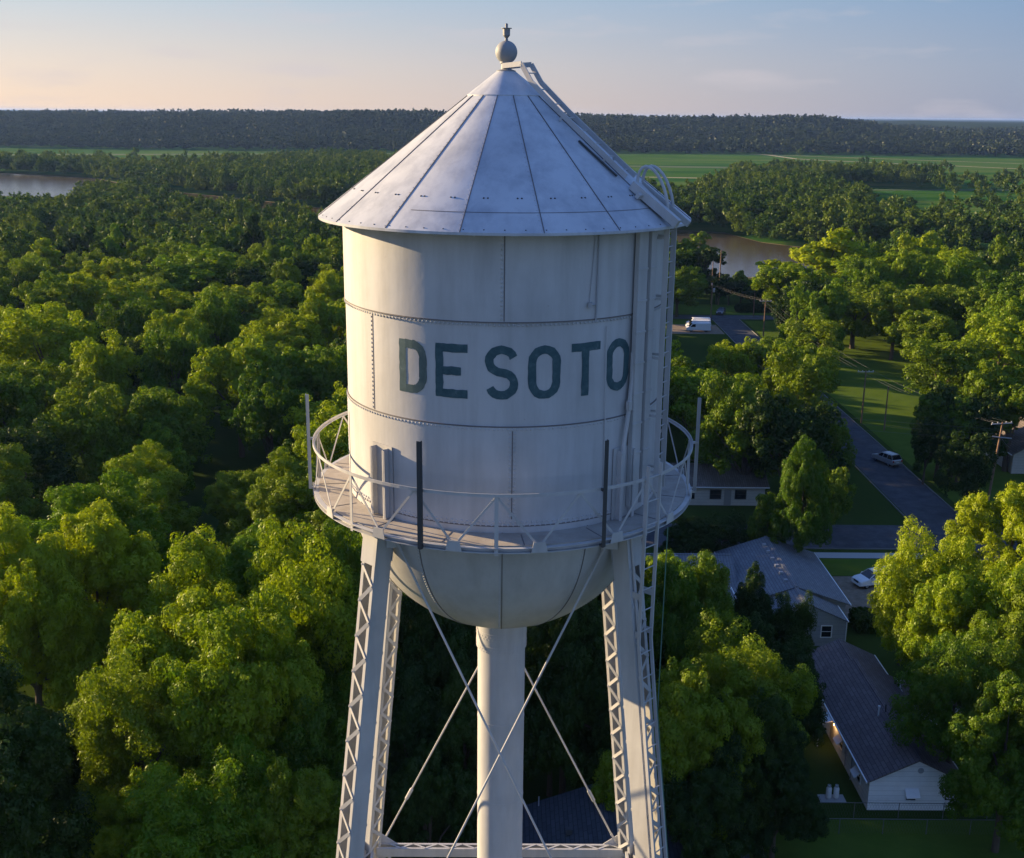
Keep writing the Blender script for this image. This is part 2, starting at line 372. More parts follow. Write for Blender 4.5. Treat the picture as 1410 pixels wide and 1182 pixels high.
sheet('driveway', [(34.4,79.5),(50.1,79.5),(50.1,90.4),(34.4,90.4)], .018, dirt)
sheet('parking_pad', [(36,232.5),(50.6,232.5),(50.6,244.5),(36,244.5)], .018, dirt)
kerb('kerb', [(50.2,40),(50.2,98.4)], M['kerbstone']); kerb('kerb', [(50.25,107),(51.1,252)], M['kerbstone'])
kerb('kerb', [(57.35,40),(57.35,98.4)], M['kerbstone']); kerb('kerb', [(57.4,107),(57.75,252)], M['kerbstone'])
kerb('kerb', [(20,98.5),(50.1,98.5)], M['kerbstone'])
# river
wat = mat('river_water', (.085,.068,.034), .2, 0, .22); g = NG(wat)
n = g.noise(g.coord(scale=(.5,1.6,1)), .35, 6, .6); g.bump(n, .12, .3)
far_b = [PZ(x, y, -4)[:2] for x, y in ((-260,228),(0,239),(130,246),(210,262),(350,276),(460,290),(700,308),(930,318),(1000,322),(1050,335),(1130,345),(1410,352),(1700,358))]
near_b = [PZ(x, y, -4)[:2] for x, y in ((1700,378),(1410,374),(1200,372),(1060,381),(1000,384),(940,384),(700,358),(460,322),(300,300),(190,276),(0,270),(-260,262))]
sheet('river_bank', [(x+ (0), y+4) for x, y in far_b]+[(x, y-2) for x, y in near_b], -3.93, mat('river_mud', (.17,.14,.07), .95))
sheet('river', [tuple(p) for p in far_b]+[tuple(p) for p in near_b], -3.86, wat)
# farm tracks
track = mat('track_dust', (.33,.29,.17), .95)
def strip(name, pxs, wid, m, z=-3.9):
    P = [PZ(x, y, -4)[:2] for x, y in pxs]
    for k in range(len(P)-1):
        pass
    mb = MB(); L = []; Rr = []
    for k, p in enumerate(P):
        a = P[max(k-1,0)]; b = P[min(k+1,len(P)-1)]; d = (b-a)/np.linalg.norm(b-a); nn = np.array([-d[1], d[0]])*wid/2
        L.append((*(p+nn), z)); Rr.append((*(p-nn), z))
    mb.add(L+Rr, [(k, k+1, k+1+len(L), k+len(L)) for k in range(len(L)-1)]); tag(mb.build(name, m), kind='structure')
strip('farm_track', [(1030,212),(1060,214),(1095,219),(1150,222),(1410,233)], 9, track)
strip('farm_track', [(850,211),(1030,212.5),(1410,226)], 7, track, -3.87)
strip('farm_track', [(840,243),(930,245),(985,246)], 10, track)
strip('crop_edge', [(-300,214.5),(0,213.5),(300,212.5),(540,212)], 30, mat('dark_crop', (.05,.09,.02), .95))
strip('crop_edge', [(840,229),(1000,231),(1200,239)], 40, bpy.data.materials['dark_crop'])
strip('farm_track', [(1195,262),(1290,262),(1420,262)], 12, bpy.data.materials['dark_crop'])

# ------------------------------------------------------------------ the water tower
TR = 3.4; ZE, Z1, Z2, Z3 = 45.96, 44.26, 42.24, 40.20
tower = tag(empty('water_tower'), 'tall old white riveted steel water tower with conical roof, lettered tank and four lattice legs', 'water tower')
mb = MB()
mb.lathe([(TR, ZE+.30), (TR, Z1), (TR-.02, Z1-.001), (TR-.02, Z2), (TR, Z2-.001), (TR, Z3)], 128)
tank = mb.build('tank', M['tank'], tower, True)
def ring_seam(name, r, z, parent, n=240, wgap=.012, off=.05, rv=.025, rows=1, dz=-1):
    mb = MB(); mb.cur = 0
    mb.lathe([(r-.01, z+wgap), (r+.006, z+wgap), (r+.006, z-wgap), (r-.01, z-wgap)], 128)
    mb.cur = 1
    for j in range(rows):
        for k in range(n):
            a = 360*(k+.5*j)/n; p = cyl(a, r, z+dz*(off+.06*j)); mb.dome(p, (p[0], p[1], 0), rv)
    return mb.build(name, [M['seam'], M['tank']], parent)
def vert_seam(name, a, r, z0, z1, parent, rows=1, pitch=.085, rv=.025):
    mb = MB(); p0 = cyl(a, r, z0); p1 = cyl(a, r, z1); t = (math.cos(R(a)), math.sin(R(a)), 0)
    mb.bar(p0, p1, .02, .014, side=t); mb.cur = 1
    for s in ((-1,) if rows == 1 else (-1, 1)):
        n = int((z1-z0)/pitch)
        for k in range(n):
            z = z0+(k+.5)*(z1-z0)/n; aa = a+s*math.degrees(.05/r)+(0 if rows == 1 else 0); p = cyl(aa, r, z); mb.dome(p, (p[0], p[1], 0), rv)
    return mb.build(name, [M['seam'], M['tank']], parent)
ring_seam('rivet_seam', TR, Z1, tank); ring_seam('rivet_seam', TR, Z2, tank)
ring_seam('rivet_seam', TR, Z3+.03, tank, rows=2, n=200, rv=.028, dz=1, off=.02)
for a in (0, 90, 180, 270): vert_seam('rivet_seam', a, TR, Z1+.02, ZE+.2, tank)
for a in (-50, 62, 130, 220): vert_seam('rivet_seam', a, TR-.02, Z2+.02, Z1-.08, tank)
for a in (3, 93, 183, 273): vert_seam('rivet_seam', a, TR, Z3+.18, Z2-.08, tank, rows=2)

# painted town name: thin paint strokes that follow the curved wall
def letter(name, a0, strokes, wd=.165):
    mb = MB(); rr = random.Random(a0)
    def P(u, v, k): a = a0+math.degrees(u/TR); return cyl(a, TR-.02+.006+.0015*k, 43.30+v)
    for k, pts in enumerate(strokes):
        # resample
        q = [pts[0]]
        for a, b in zip(pts[:-1], pts[1:]):
            n = max(1, int(math.hypot(b[0]-a[0], b[1]-a[1])/.09))
            q += [(a[0]+(b[0]-a[0])*i/n, a[1]+(b[1]-a[1])*i/n) for i in range(1, n+1)]
        closed = pts[0] == pts[-1]; n = len(q); L = []
        for i in range(n):
            if closed: a = q[(i-1) % (n-1)]; b = q[(i+1) % (n-1)]
            else: a = q[max(i-1,0)]; b = q[min(i+1,n-1)]
            dx, dy = b[0]-a[0], b[1]-a[1]; l = math.hypot(dx, dy); nx, ny = -dy/l, dx/l
            j1, j2 = rr.uniform(-.008,.008), rr.uniform(-.008,.008)
            if closed and i == n-1: L.append(L[0]); continue
            L.append((P(q[i][0]+nx*(wd/2+j1), q[i][1]+ny*(wd/2+j1), k), P(q[i][0]-nx*(wd/2+j2), q[i][1]-ny*(wd/2+j2), k)))
        vs = [p for pr in L for p in pr]; mb.add(vs, [(2*i, 2*i+1, 2*i+3, 2*i+2) for i in range(n-1)])
    o = mb.build(name, M['teal'], tank, False); return o
hw, hh = .24, .44
def arc(cx, cy, rx, ry, a0, a1, n=10): return [(cx+rx*math.cos(R(a0+(a1-a0)*i/n)), cy+ry*math.sin(R(a0+(a1-a0)*i/n))) for i in range(n+1)]
oo = arc(0, hh-.24, hw, .24, 0, 180) + arc(0, -hh+.24, hw, .24, 180, 360); oo = oo+[oo[0]]
LD = [[(-hw,-hh-.08),(-hw,hh+.08)], [(-hw+.07,hh),(0,hh)]+arc(.0,hh-.26,hw,.26,90,0)+arc(.0,-hh+.26,hw,.26,0,-90)+[(-hw+.07,-hh)]]
LE = [[(-hw,-hh-.08),(-hw,hh+.08)], [(-hw+.07,hh),(hw+.09,hh)], [(-hw+.07,.0),(hw-.04,.0)], [(-hw+.07,-hh),(hw+.09,-hh)]]
LS = [arc(0,.22,.24,.22,20,270,14)[:-1]+arc(0,-.22,.24,.22,90,-160,14)]
LT = [[(-hw-.07,hh),(hw+.10,hh)], [(0,hh-.07),(0,-hh-.08)]]
for a, s in ((-31.3,LD),(-17.2,LE),(-.6,LS),(13.2,[oo]),(27.6,LT),(41.5,[oo])): letter('painted_letter', a, s)

# bottom bowl and riser
mb = MB(); prof = [(TR*math.cos(t), Z3-TR*math.sin(t)) for t in np.linspace(0, math.acos(.56/TR), 26)]
mb.lathe([(TR, Z3)]+prof[1:], 128); bowl = mb.build('bowl', M['tank'], tower, True)
for a in range(0, 360, 30):
    mb = MB(); pts = [cyl(a, (TR+.004)*math.cos(t), Z3-(TR+.004)*math.sin(t)) for t in np.linspace(.03, 1.38, 30)]
    tt = (math.cos(R(a)), math.sin(R(a)), 0)
    for p, q in zip(pts[:-1], pts[1:]): mb.bar(p, q, .018, .012, side=tt)
    mb.cur = 1
    for t in np.linspace(.03, 1.38, 62):
        nr = (math.sin(R(a))*math.cos(t), -math.cos(R(a))*math.cos(t), -math.sin(t)); p = Vector(cyl(a, TR*math.cos(t), Z3-TR*math.sin(t)))-Vector(tt)*.05
        mb.dome(p, nr, .02)
    mb.build('rivet_seam', [M['seam'], M['tank']], bowl)
mb = MB(); mb.lathe([(.60, 36.85), (.585, 36.52), (.585, 36.05), (.554, 36.04), (.554, .6), (.9, .59), (.9, 0)], 48)
riser = mb.build('riser_pipe', M['tank'], tower, True)
for z in (36.44, 36.12):
    mb = MB()
    for j in (0, 1):
        for k in range(44): p = cyl(360*(k+.5*j)/44, .585, z-.06*j); mb.dome(p, (p[0], p[1], 0), .014)
    mb.lathe([(.58, z+.08), (.592, z+.08), (.592, z+.07), (.58, z+.07)], 48); mb.build('rivet_seam', M['tank'], riser)
for z in np.arange(34.2, 2, -2.1):
    mb = MB(); mb.lathe([(.55, z+.012), (.561, z+.012), (.561, z-.012), (.55, z-.012)], 48); mb.build('weld_ring', M['tank'], riser)

# conical roof: plates with riveted radial seams
RE, ZC, RC = 3.89, 48.83, .19
def zr(r): return ZE+(RE-r)/(RE-RC)*(ZC-ZE)
mb = MB(); mb.lathe([(RC, ZC), (.8, zr(.8)+.0), (RE, ZE), (RE, ZE-.05), (RE-.04, ZE-.05), (TR-.1, zr(TR-.1)-.05)], 128)
roof = mb.build('roof', M['roof'], tower, True)
sn = Vector((math.sin(math.atan2(ZC-ZE, RE-RC)), 0, math.cos(math.atan2(ZC-ZE, RE-RC))))
for k in range(16):
    a = 10.5+22.5*k; mb = MB(); tt = (math.cos(R(a)), math.sin(R(a)), 0)
    mb.bar(cyl(a, .8, zr(.8)+.006), cyl(a, RE-.005, zr(RE)+.006), .016, .02, side=tt)
    mb.cur = 1
    for r in np.arange(.9, RE, .105):
        p = Vector(cyl(a, r, zr(r)))-Vector(tt)*.045; mb.dome(p, (sn.x*math.sin(R(a)), -sn.x*math.cos(R(a)), sn.z), .014)
    mb.build('roof_seam', [M['seam'], M['roof']], roof)
mb = MB(); mb.lathe([(.80, zr(.8)+.0), (.80, zr(.8)+.022), (.76, zr(.76)+.022), (.19, ZC+.02), (.19, ZC)], 64)
mb.build('roof_cap', M['roof'], roof, True)
mb = MB(); mb.cur = 0
for k in range(128):
    a = k*360/128
    if k % 2 == 0: p = cyl(a, RE-.06, zr(RE-.06)); mb.dome(p, (sn.x*math.sin(R(a)), -sn.x*math.cos(R(a)), sn.z), .016)
for k in range(32):
    a = 10.5+11.25*k+5.6
    for d in (-.7, .7): p = cyl(a+d, RE-.72, zr(RE-.72)); mb.dome(p, (sn.x*math.sin(R(a)), -sn.x*math.cos(R(a)), sn.z), .022)
mb.build('bolt_row', M['darksteel'], roof)
mb = MB(); r = RE-.42; mb.lathe([(r, zr(r)+.005), (r+.012, zr(r+.012)+.005)], 96, R(-30), R(120)); mb.build('lap_line', M['seam'], roof)
# rafter ends under the eave
for k in range(32):
    mb = MB(); a = 360*k/32+3; mb.bar(cyl(a, TR+.0, zr(TR)-.10), cyl(a, RE-.06, zr(RE-.06)-.10), .05, .08, side=(math.cos(R(a)), math.sin(R(a)), 0))
    mb.build('rafter_end', M['roof'], roof)
# finial
mb = MB(); mb.lathe([(.19,ZC-.02),(.20,ZC+.03),(.17,ZC+.04),(.11,ZC+.06),(.10,ZC+.16),(.13,ZC+.17)]+[(.225*math.sin(t), ZC+.39-.225*math.cos(t)) for t in np.linspace(.62, 2.95, 18)]
            +[(.035,ZC+.615),(.03,ZC+.66),(.045,ZC+.68),(.072,ZC+.71),(.075,ZC+.84),(.11,ZC+.845),(.11,ZC+.855),(.028,ZC+.86),(.028,ZC+.935),(.001,ZC+.95)], 32)
mb.build('finial', M['finial'], roof, True)

# balcony
RB, ZF, ZR = 4.10, 40.09, 41.12
balcony = empty('balcony'); balcony.parent = tower
mb = MB(); mb.lathe([(TR+.004, ZF-.012), (RB-.02, ZF-.012), (RB-.02, ZF), (TR+.004, ZF), (TR+.004, ZF-.012)], 128); mb.build('floor_plate', M['deck'], balcony)
mb = MB(); mb.lathe([(RB-.018, ZF-.02), (RB+.09, ZF-.02), (RB+.09, ZF-.035), (RB-.0, ZF-.035), (RB-.0, ZF-.11), (RB+.09,ZF-.11),(RB+.09, ZF-.125), (RB-.018, ZF-.125), (RB-.018, ZF-.02)], 128)
for k in range(96): p = cyl(k*3.75, RB, ZF-.07); mb.dome(p, (p[0], p[1], 0), .018)
mb.build('outer_girder', M['steel'], balcony)
for k in range(32):
    mb = MB(); a = 360*k/32+2; t = (math.cos(R(a)), math.sin(R(a)), 0); mb.bar(cyl(a, TR+.01, ZF-.08), cyl(a, RB-.03, ZF-.08), .06, .10, side=t)
    mb.build('deck_beam', M['steel'], balcony)
for k in range(16):
    mb = MB(); a = 22.5*k+6; t = (math.cos(R(a)), math.sin(R(a)), 0); mb.bar(cyl(a, TR+.1, ZF+.004), cyl(a, RB-.03, ZF+.004), .02, .006, side=t)
    mb.build('deck_joint', M['seam'], balcony)
mb = MB(); mb.lathe([(RB+.02, ZR-.03), (RB+.08, ZR-.03), (RB+.08, ZR+.035), (RB+.065, ZR+.035), (RB+.065, ZR-.015), (RB+.02, ZR-.015), (RB+.02, ZR-.03)], 128); mb.build('handrail', M['steel'], balcony)
NB = 16
for k in range(NB):
    a0 = -1.5+360*k/NB
    mb = MB()
    for s in (-1, 1):
        am = a0+s*360/NB/2; pr = cyl(a0, RB+.045, ZR-.03); pf = cyl(am, RB+.045, ZF-.02)
        mb.bar(pr, pf, .045, .012, side=(0,0,1))
    mb.build('lattice_brace', M['steel'], balcony)
    if k % 2 == 0:
        mb = MB(); t = (math.cos(R(a0)), math.sin(R(a0)), 0); mb.bar(cyl(a0, RB+.06, ZF-.18), cyl(a0, RB+.06, ZR), .07, .012, side=t); mb.bar(cyl(a0-.5, RB+.035, ZF-.18), cyl(a0-.5, RB+.035, ZR-.03), .012, .06, side=t); mb.build('rail_post', M['steel'], balcony)
    mb = MB(); mb.add([cyl(a0+360/NB/2-2.2, RB+.107, ZF-.11), cyl(a0+360/NB/2+2.2, RB+.107, ZF-.11), cyl(a0+360/NB/2+1.6, RB+.107, ZF+.10), cyl(a0+360/NB/2-1.6, RB+.107, ZF+.10),
                       cyl(a0+360/NB/2-2.2, RB+.092, ZF-.11), cyl(a0+360/NB/2+2.2, RB+.092, ZF-.11), cyl(a0+360/NB/2+1.6, RB+.092, ZF+.10), cyl(a0+360/NB/2-1.6, RB+.092, ZF+.10)], [(0,1,2,3),(7,6,5,4),(0,4,5,1),(1,5,6,2),(2,6,7,3),(3,7,4,0)])
    mb.build('gusset_plate', M['steel'], balcony)
for a in (-85, -21.5, 27, 84, 150, -150):
    mb = MB(); t = (math.cos(R(a)), math.sin(R(a)), 0); p = (math.sin(R(a)), -math.cos(R(a)), 0)
    mb.bar(cyl(a, RB+.20, 39.98), cyl(a, RB+.20, 42.12), .085, .012, side=t); mb.bar(cyl(a+.55, RB+.165, 39.98), cyl(a+.55, RB+.165, 42.12), .012, .06, side=t)
    mb.bar(cyl(a, RB+.08, ZR+.0), cyl(a, RB+.19, ZR+.0), .05, .05); mb.bar(cyl(a, RB+.08, ZF-.10), cyl(a, RB+.19, ZF-.10), .05, .05)
    mb.build('antenna_mast', M['darksteel'] if abs(a) < 80 else M['galv'], balcony)

# legs: twin channels joined by zigzag lacing; local axes u (radial), v (tangential)
ZB = 27.8
def legx(z): return 2.49+.0983*(40.0-z)
def legpt(az, z, u=0.0, v=0.0):                  # az = 45, 135, ...; u outward, v tangential
    a = R(az); rad = legx(z)*math.sqrt(2)+u; du = (math.sin(a), -math.cos(a)); dv = (math.cos(a), math.sin(a))
    return Vector((du[0]*rad+dv[0]*v, du[1]*rad+dv[1]*v, z))
W = .21
for az in (-45, 45, 135, -135):
    a = R(az); du = Vector((math.sin(a), -math.cos(a), 0)); dv = Vector((math.cos(a), math.sin(a), 0))
    leg = MB()
    for s in (-1, 1):
        leg.bar(legpt(az, 40.05, 0, s*W), legpt(az, .25, 0, s*W), .40, .014, side=du)        # web
        for q in (-1, 1): leg.bar(legpt(az, 40.05, q*.206, s*(W-.045)), legpt(az, .25, q*.206, s*(W-.045)), .085, .014, side=dv)
    # top gusset box and stiffener that climbs the tank wall
    for q in (-1, 1):
        leg.bar(legpt(az, 40.03, q*.222, 0), legpt(az, 39.15, q*.222, 0), .46, .012, side=dv)
    leg.bar(legpt(az, .25), legpt(az, 0.0), 1.1, 1.1, side=du)
    lo = leg.build('leg', M['steel'], tower)
    st_ = MB()
    for s in (-1, 1):
        st_.bar(cyl(az+s*3.1, TR+.10, ZF+.005), cyl(az+s*3.1, TR+.10, 41.55), .16, .014, side=du); st_.bar(cyl(az+s*3.1, TR+.17, ZF+.005), cyl(az+s*3.1, TR+.17, 41.53), .012, .07, side=du)
    st_.bar(cyl(az, TR+.022, ZF+.005), cyl(az, TR+.022, 41.6), .60, .02, side=dv)
    for s in (-1, 1):
        for k in range(16): st_.dome(cyl(az+s*4.3, TR+.032, ZF+.08+.092*k), du, .018)
    st_.build('stiffener', M['steel'], lo)
    for q in (-1, 1):
        lc = MB(); z = 39.1; p = .385; s = 1
        while z > .6+p:
            lc.bar(legpt(az, z, q*.222, -s*W*.86), legpt(az, z-p, q*.222, s*W*.86), .08, .010, side=(0,0,1))
            lc.dome(legpt(az, z, q*.230, -s*W*.86), du*q, .024); z -= p; s = -s
        lc.build('lacing', M['steel'], lo)
# struts and tie rods
def strut(az0, az1, z):
    a, b = legpt(az0, z), legpt(az1, z); d = (b-a).normalized(); a = a+d*.2; b = b-d*.2; n_ = Vector((d.y, -d.x, 0))
    mb = MB()
    for s in (-1, 1):
        mb.bar(a+n_*s*.13, b+n_*s*.13, .24, .012, side=(0,0,1)); 
        for q in (-1, 1): mb.bar(a+n_*s*.10+Vector((0,0,q*.127)), b+n_*s*.10+Vector((0,0,q*.127)), .07, .012, side=n_)
    L = (b-a).length; k = 0
    while .35*k+.35 < L: mb.bar(a+d*(.35*k)+n_*(.1 if k % 2 else -.1)+Vector((0,0,.139)), a+d*(.35*k+.35)-n_*(.1 if k % 2 else -.1)+Vector((0,0,.139)), .05, .010, side=n_); k += 1
    mb.build('strut', M['steel'], tower)
    for e, dd in ((a, d), (b, -d)):
        g_ = MB(); q = e
        vs = [q-dd*.2+Vector((0,0,.42)), q+dd*.15+Vector((0,0,.42)), q+dd*.55+Vector((0,0,.12)), q+dd*.55-Vector((0,0,.12)), q+dd*.15-Vector((0,0,.42)), q-dd*.2-Vector((0,0,.42))]
        o_ = n_*.148; g_.add([p+o_ for p in vs]+[p-o_*(-.9) for p in vs], [(0,1,2,3,4,5),(11,10,9,8,7,6)]+[(i, (i+1) % 6, (i+1) % 6+6, i+6) for i in range(6)]); g_.build('gusset_plate', M['steel'], tower)
def rod(p, q, r=.025):
    mb = MB(); p, q = Vector(p), Vector(q); d = (q-p).normalized(); L = (q-p).length
    mb.tube([p, q], r, 8); m = p+d*(L*.86)
    mb.tube([m-d*.22, m-d*.18, m+d*.18, m+d*.22], [r, r*2, r*2, r], 8)
    mb.tube([q-d*.35, q-d*.02], r*1.5, 6); mb.tube([p+d*.02, p+d*.35], r*1.5, 6)
    mb.build('tie_rod', M['steel'], tower)
AZ = (-45, 45, 135, 225)
for i in range(4):
    a, b = AZ[i], AZ[(i+1) % 4]
    for lv, (zt, zb) in enumerate(((39.72, 27.95), (27.6, 14.2), (13.8, .6))):
        if zb > 1: strut(a, b, zb-.15 if lv == 0 else zb-.15)
        ta, tb, ba, bb = legpt(a, zt), legpt(b, zt), legpt(a, zb), legpt(b, zb); d = (tb-ta).normalized(); n_ = Vector((d.y, -d.x, 0))
        if n_.dot(Vector((ta.x+tb.x, ta.y+tb.y, 0))) < 0: n_ = -n_
        e = .42 if lv else .34; n_ = n_*.20
        rod(ta+d*e+n_, bb-d*.35+n_); rod(tb-d*e+n_*.82, ba+d*.35+n_*.82)
        if lv == 0:
            for pt in (ta+d*e, tb-d*e):
                pm = MB(); pm.tube([pt+n_*.6, pt+n_*1.25], .10, 12); pm.tube([pt+n_*1.25, pt+n_*1.45], .05, 8)
                pm.bar(pt+n_*.98+Vector((0,0,.35)), pt+n_*.98-Vector((0,0,.22)), .34, .012, side=d); pm.build('pin_plate', M['steel'], tower)

# ladder up the front right leg
def ladder(name, path, wv, rail, rung, m=M['steel'], n_r=None, deep=.03):
    # path: list of centre points, wv: width vector, rail: flat rail width
    path = [Vector(p) for p in path]; wv = Vector(wv); lad = empty(name); lad.parent = tower
    for s in (-1, 1):
        mb = MB()
        for p, q in zip(path[:-1], path[1:]): mb.bar(p+wv*s, q+wv*s, rail, deep, side=wv.cross(q-p))
        mb.build('rail', m, lad)
    for p, q in zip(path[:-1], path[1:]):
        L = (q-p).length; n = int(L/rung)
        for k in range(n): mb = MB(); c = p+(q-p)*((k+.5)/n); mb.tube([c-wv, c+wv], .013, 6); mb.build('rung', m, lad)
    return lad
s2 = math.sqrt(.5)
def lp(x, z): return (x, -x, z)
path = [lp(2.99,41.4), lp(2.97,39.9), lp(2.95,37.6), lp(3.14,35.5), lp(3.42,32.7), lp(legx(24)+.22,24), lp(legx(12)+.22,12), lp(legx(.3)+.22,.3)]
lad = ladder('leg_ladder', path, (s2*.20, s2*.20, 0), .075, .44)
for z, o in ((38.6,.24),(37.75,.22),(35.7,.2),(32.3,.2),(29,.2),(25,.2),(20,.2),(15,.2),(10,.2),(5,.2)):
    for s in (-1, 1):
        br = MB()
        xx = np.interp(z, [.3,12,24,32.7,35.5,37.6,39.9], [legx(.3)+.22,legx(12)+.22,legx(24)+.22,3.42,3.14,2.95,2.97])
        br.bar(Vector((xx,-xx,z))+Vector((s2,s2,0))*.2*s, legpt(45, z, .22, s*.18), .14, .012, side=(0,0,1)); br.build('standoff_bracket', M['steel'], lad)
mb = MB(); mb.tube([(3.30,-3.02,40.1),(3.28,-2.98,36),(3.62,-3.28,32.6),(legx(20)+.45,-legx(20)-.1,20),(legx(8)+.45,-legx(8)-.1,8),(legx(.2)+.45,-legx(.2)-.1,.2)], .011, 6)
mb.build('safety_cable', M['green_cable'], tower)
# second rail run seen beside the ladder: conduit on the leg
mb = MB(); mb.tube([legpt(45,40,.26,-.12), legpt(45,20,.26,-.12), legpt(45,.4,.26,-.12)], .03, 8); mb.build('conduit', M['steel'], tower)
# tank side ladder, cable trays and conduits
aL = 61
def tc(a, r, z): return Vector(cyl(a, r, z))
tl = ladder('tank_ladder', [tc(aL, 3.72, 40.5), tc(aL, 3.72, ZE+.02)], Vector((math.cos(R(aL)), math.sin(R(aL)), 0))*.19, .11, .30)
for z in np.arange(40.9, 45.8, 1.2):
    for s in (-1, 1): mb = MB(); mb.bar(tc(aL, 3.72, z)+Vector((math.cos(R(aL)), math.sin(R(aL)), 0))*.19*s, tc(aL, TR-.03, z)+Vector((math.cos(R(aL)), math.sin(R(aL)), 0))*.19*s, .05, .012, side=(0,0,1)); mb.build('standoff_bracket', M['steel'], tl)
for a, wd_, r in ((49.5,.30,3.53),(55.2,.20,3.55)):
    mb = MB(); t = Vector((math.cos(R(a)), math.sin(R(a)), 0)); nrm = Vector((math.sin(R(a)), -math.cos(R(a)), 0))
    mb.bar(tc(a, r, 40.3), tc(a, r, ZE-.02), wd_, .012, side=t)
    for s in (-1, 1): mb.bar(tc(a, r-.045, 40.3)+t*s*(wd_/2), tc(a, r-.045, ZE-.02)+t*s*(wd_/2), .012, .09, side=t)
    for z in np.arange(40.8, 45.6, .62): mb.bar(tc(a, r+.012, z)-t*(wd_/2+.02), tc(a, r+.012, z)+t*(wd_/2+.02), .035, .014, side=(0,0,1))
    mb.build('cable_tray', M['steel'], tower)
mb = MB(); mb.tube([tc(31, TR+.03, ZE), tc(30.7, TR+.03, 44.4), tc(30.5, TR+.03, 44.2)], .016, 6); mb.tube([tc(30.6, TR+.03, 44.55), tc(28, TR+.03, 44.53)], .012, 6); mb.bar(tc(28, TR+.05, 44.6), tc(28, TR+.05, 44.5), .07, .07); mb.build('conduit', M['grey'], tank)
mb = MB(); mb.tube([tc(29.8, TR+.02, ZE), tc(29.0, TR+.02, 45.3), tc(28, TR+.02, 44.6)], .008, 6); mb.build('conduit', M['grey'], tank)
mb = MB(); mb.tube([tc(35.2, TR+.02, 44.1), tc(35.6, TR+.02, 42.6), tc(36.2, TR+.02, 40.6)], .012, 6); mb.build('conduit', M['tank'], tank)
mb = MB(); mb.tube([tc(47.5, TR+.05, 43.5), tc(47, TR+.07, 42.9), tc(45.5, TR+.09, 42.3), tc(43, TR+.12, 41.6), tc(42, TR+.15, 40.5)], .045, 8)
mb.bar(tc(45.6, TR+.06, 42.45), tc(45.6, TR+.14, 42.45), .18, .10); mb.build('conduit', M['steel'], tank)
# roof ladder, box and hoops
aR = 57; t = Vector((math.cos(R(aR)), math.sin(R(aR)), 0)); nrm = Vector((sn.x*math.sin(R(aR)), -sn.x*math.cos(R(aR)), sn.z))
def rp(r, h, s=0.0): return Vector(cyl(aR, r, zr(r)))+nrm*h+t*s
rl = ladder('roof_ladder', [rp(.30,.30), rp(.62,.17), rp(1.3,.13), rp(2.85,.12)], t*.19, .10, .33)
for s in (-1, 1): mb = MB(); mb.bar(rp(.30,.30,.19*s), Vector((0,0,ZC+.12))+t*.13*s, .10, .03, side=nrm); mb.build('standoff_bracket', M['steel'], rl); mb = MB(); mb.bar(rp(1.4,0,.19*s), rp(1.4,.12,.19*s), .05, .02); mb.build('standoff_bracket', M['steel'], rl); mb = MB(); mb.bar(rp(2.4,0,.19*s), rp(2.4,.12,.19*s), .05, .02); mb.build('standoff_bracket', M['steel'], rl)
mb = MB(); mb.bar(rp(1.9,.015,-.29), rp(2.75,.03,-.29), .03, .05, side=nrm.cross(t)); mb.build('rail_shadow_strip', M['darksteel'], rl)  # dark strip standing in for the left rail's shadow line and rusty edge
mb = MB(); mb.bar(rp(3.02,.10,-.22), rp(3.98,.16,-.22), .17, .13, side=nrm); mb.bar(rp(3.02,.10,.20), rp(4.02,.16,.20), .12, .06, side=nrm); 
mb.bar(rp(3.1,.06,-.2), rp(3.1,.06,.2), .07, .07, side=nrm); mb.bar(rp(3.55,.06,-.2), rp(3.55,.06,.2), .07, .07, side=nrm); mb.bar(rp(3.25,.08,-.42), rp(3.25,.08,-.26), .10, .08, side=nrm)
mb.bar(rp(3.0,.10,-.02), rp(3.75,.10,-.02), .04, .30, side=nrm)
mb.build('hatch_box', M['steel'], rl)
for s in (-.02, .22):
    mb = MB(); pts = []
    for k in range(13):
        th_ = PI*k/12; c = rp(3.35, .12, s); e = (rp(3.75,.12,s)-rp(2.95,.12,s))*.5
        pts.append(c - e*math.cos(th_)*.85 + Vector((0,0,1))*.52*math.sin(th_))
    mb.tube(pts, .032, 8); mb.build('grab_hoop', M['steel'], rl)

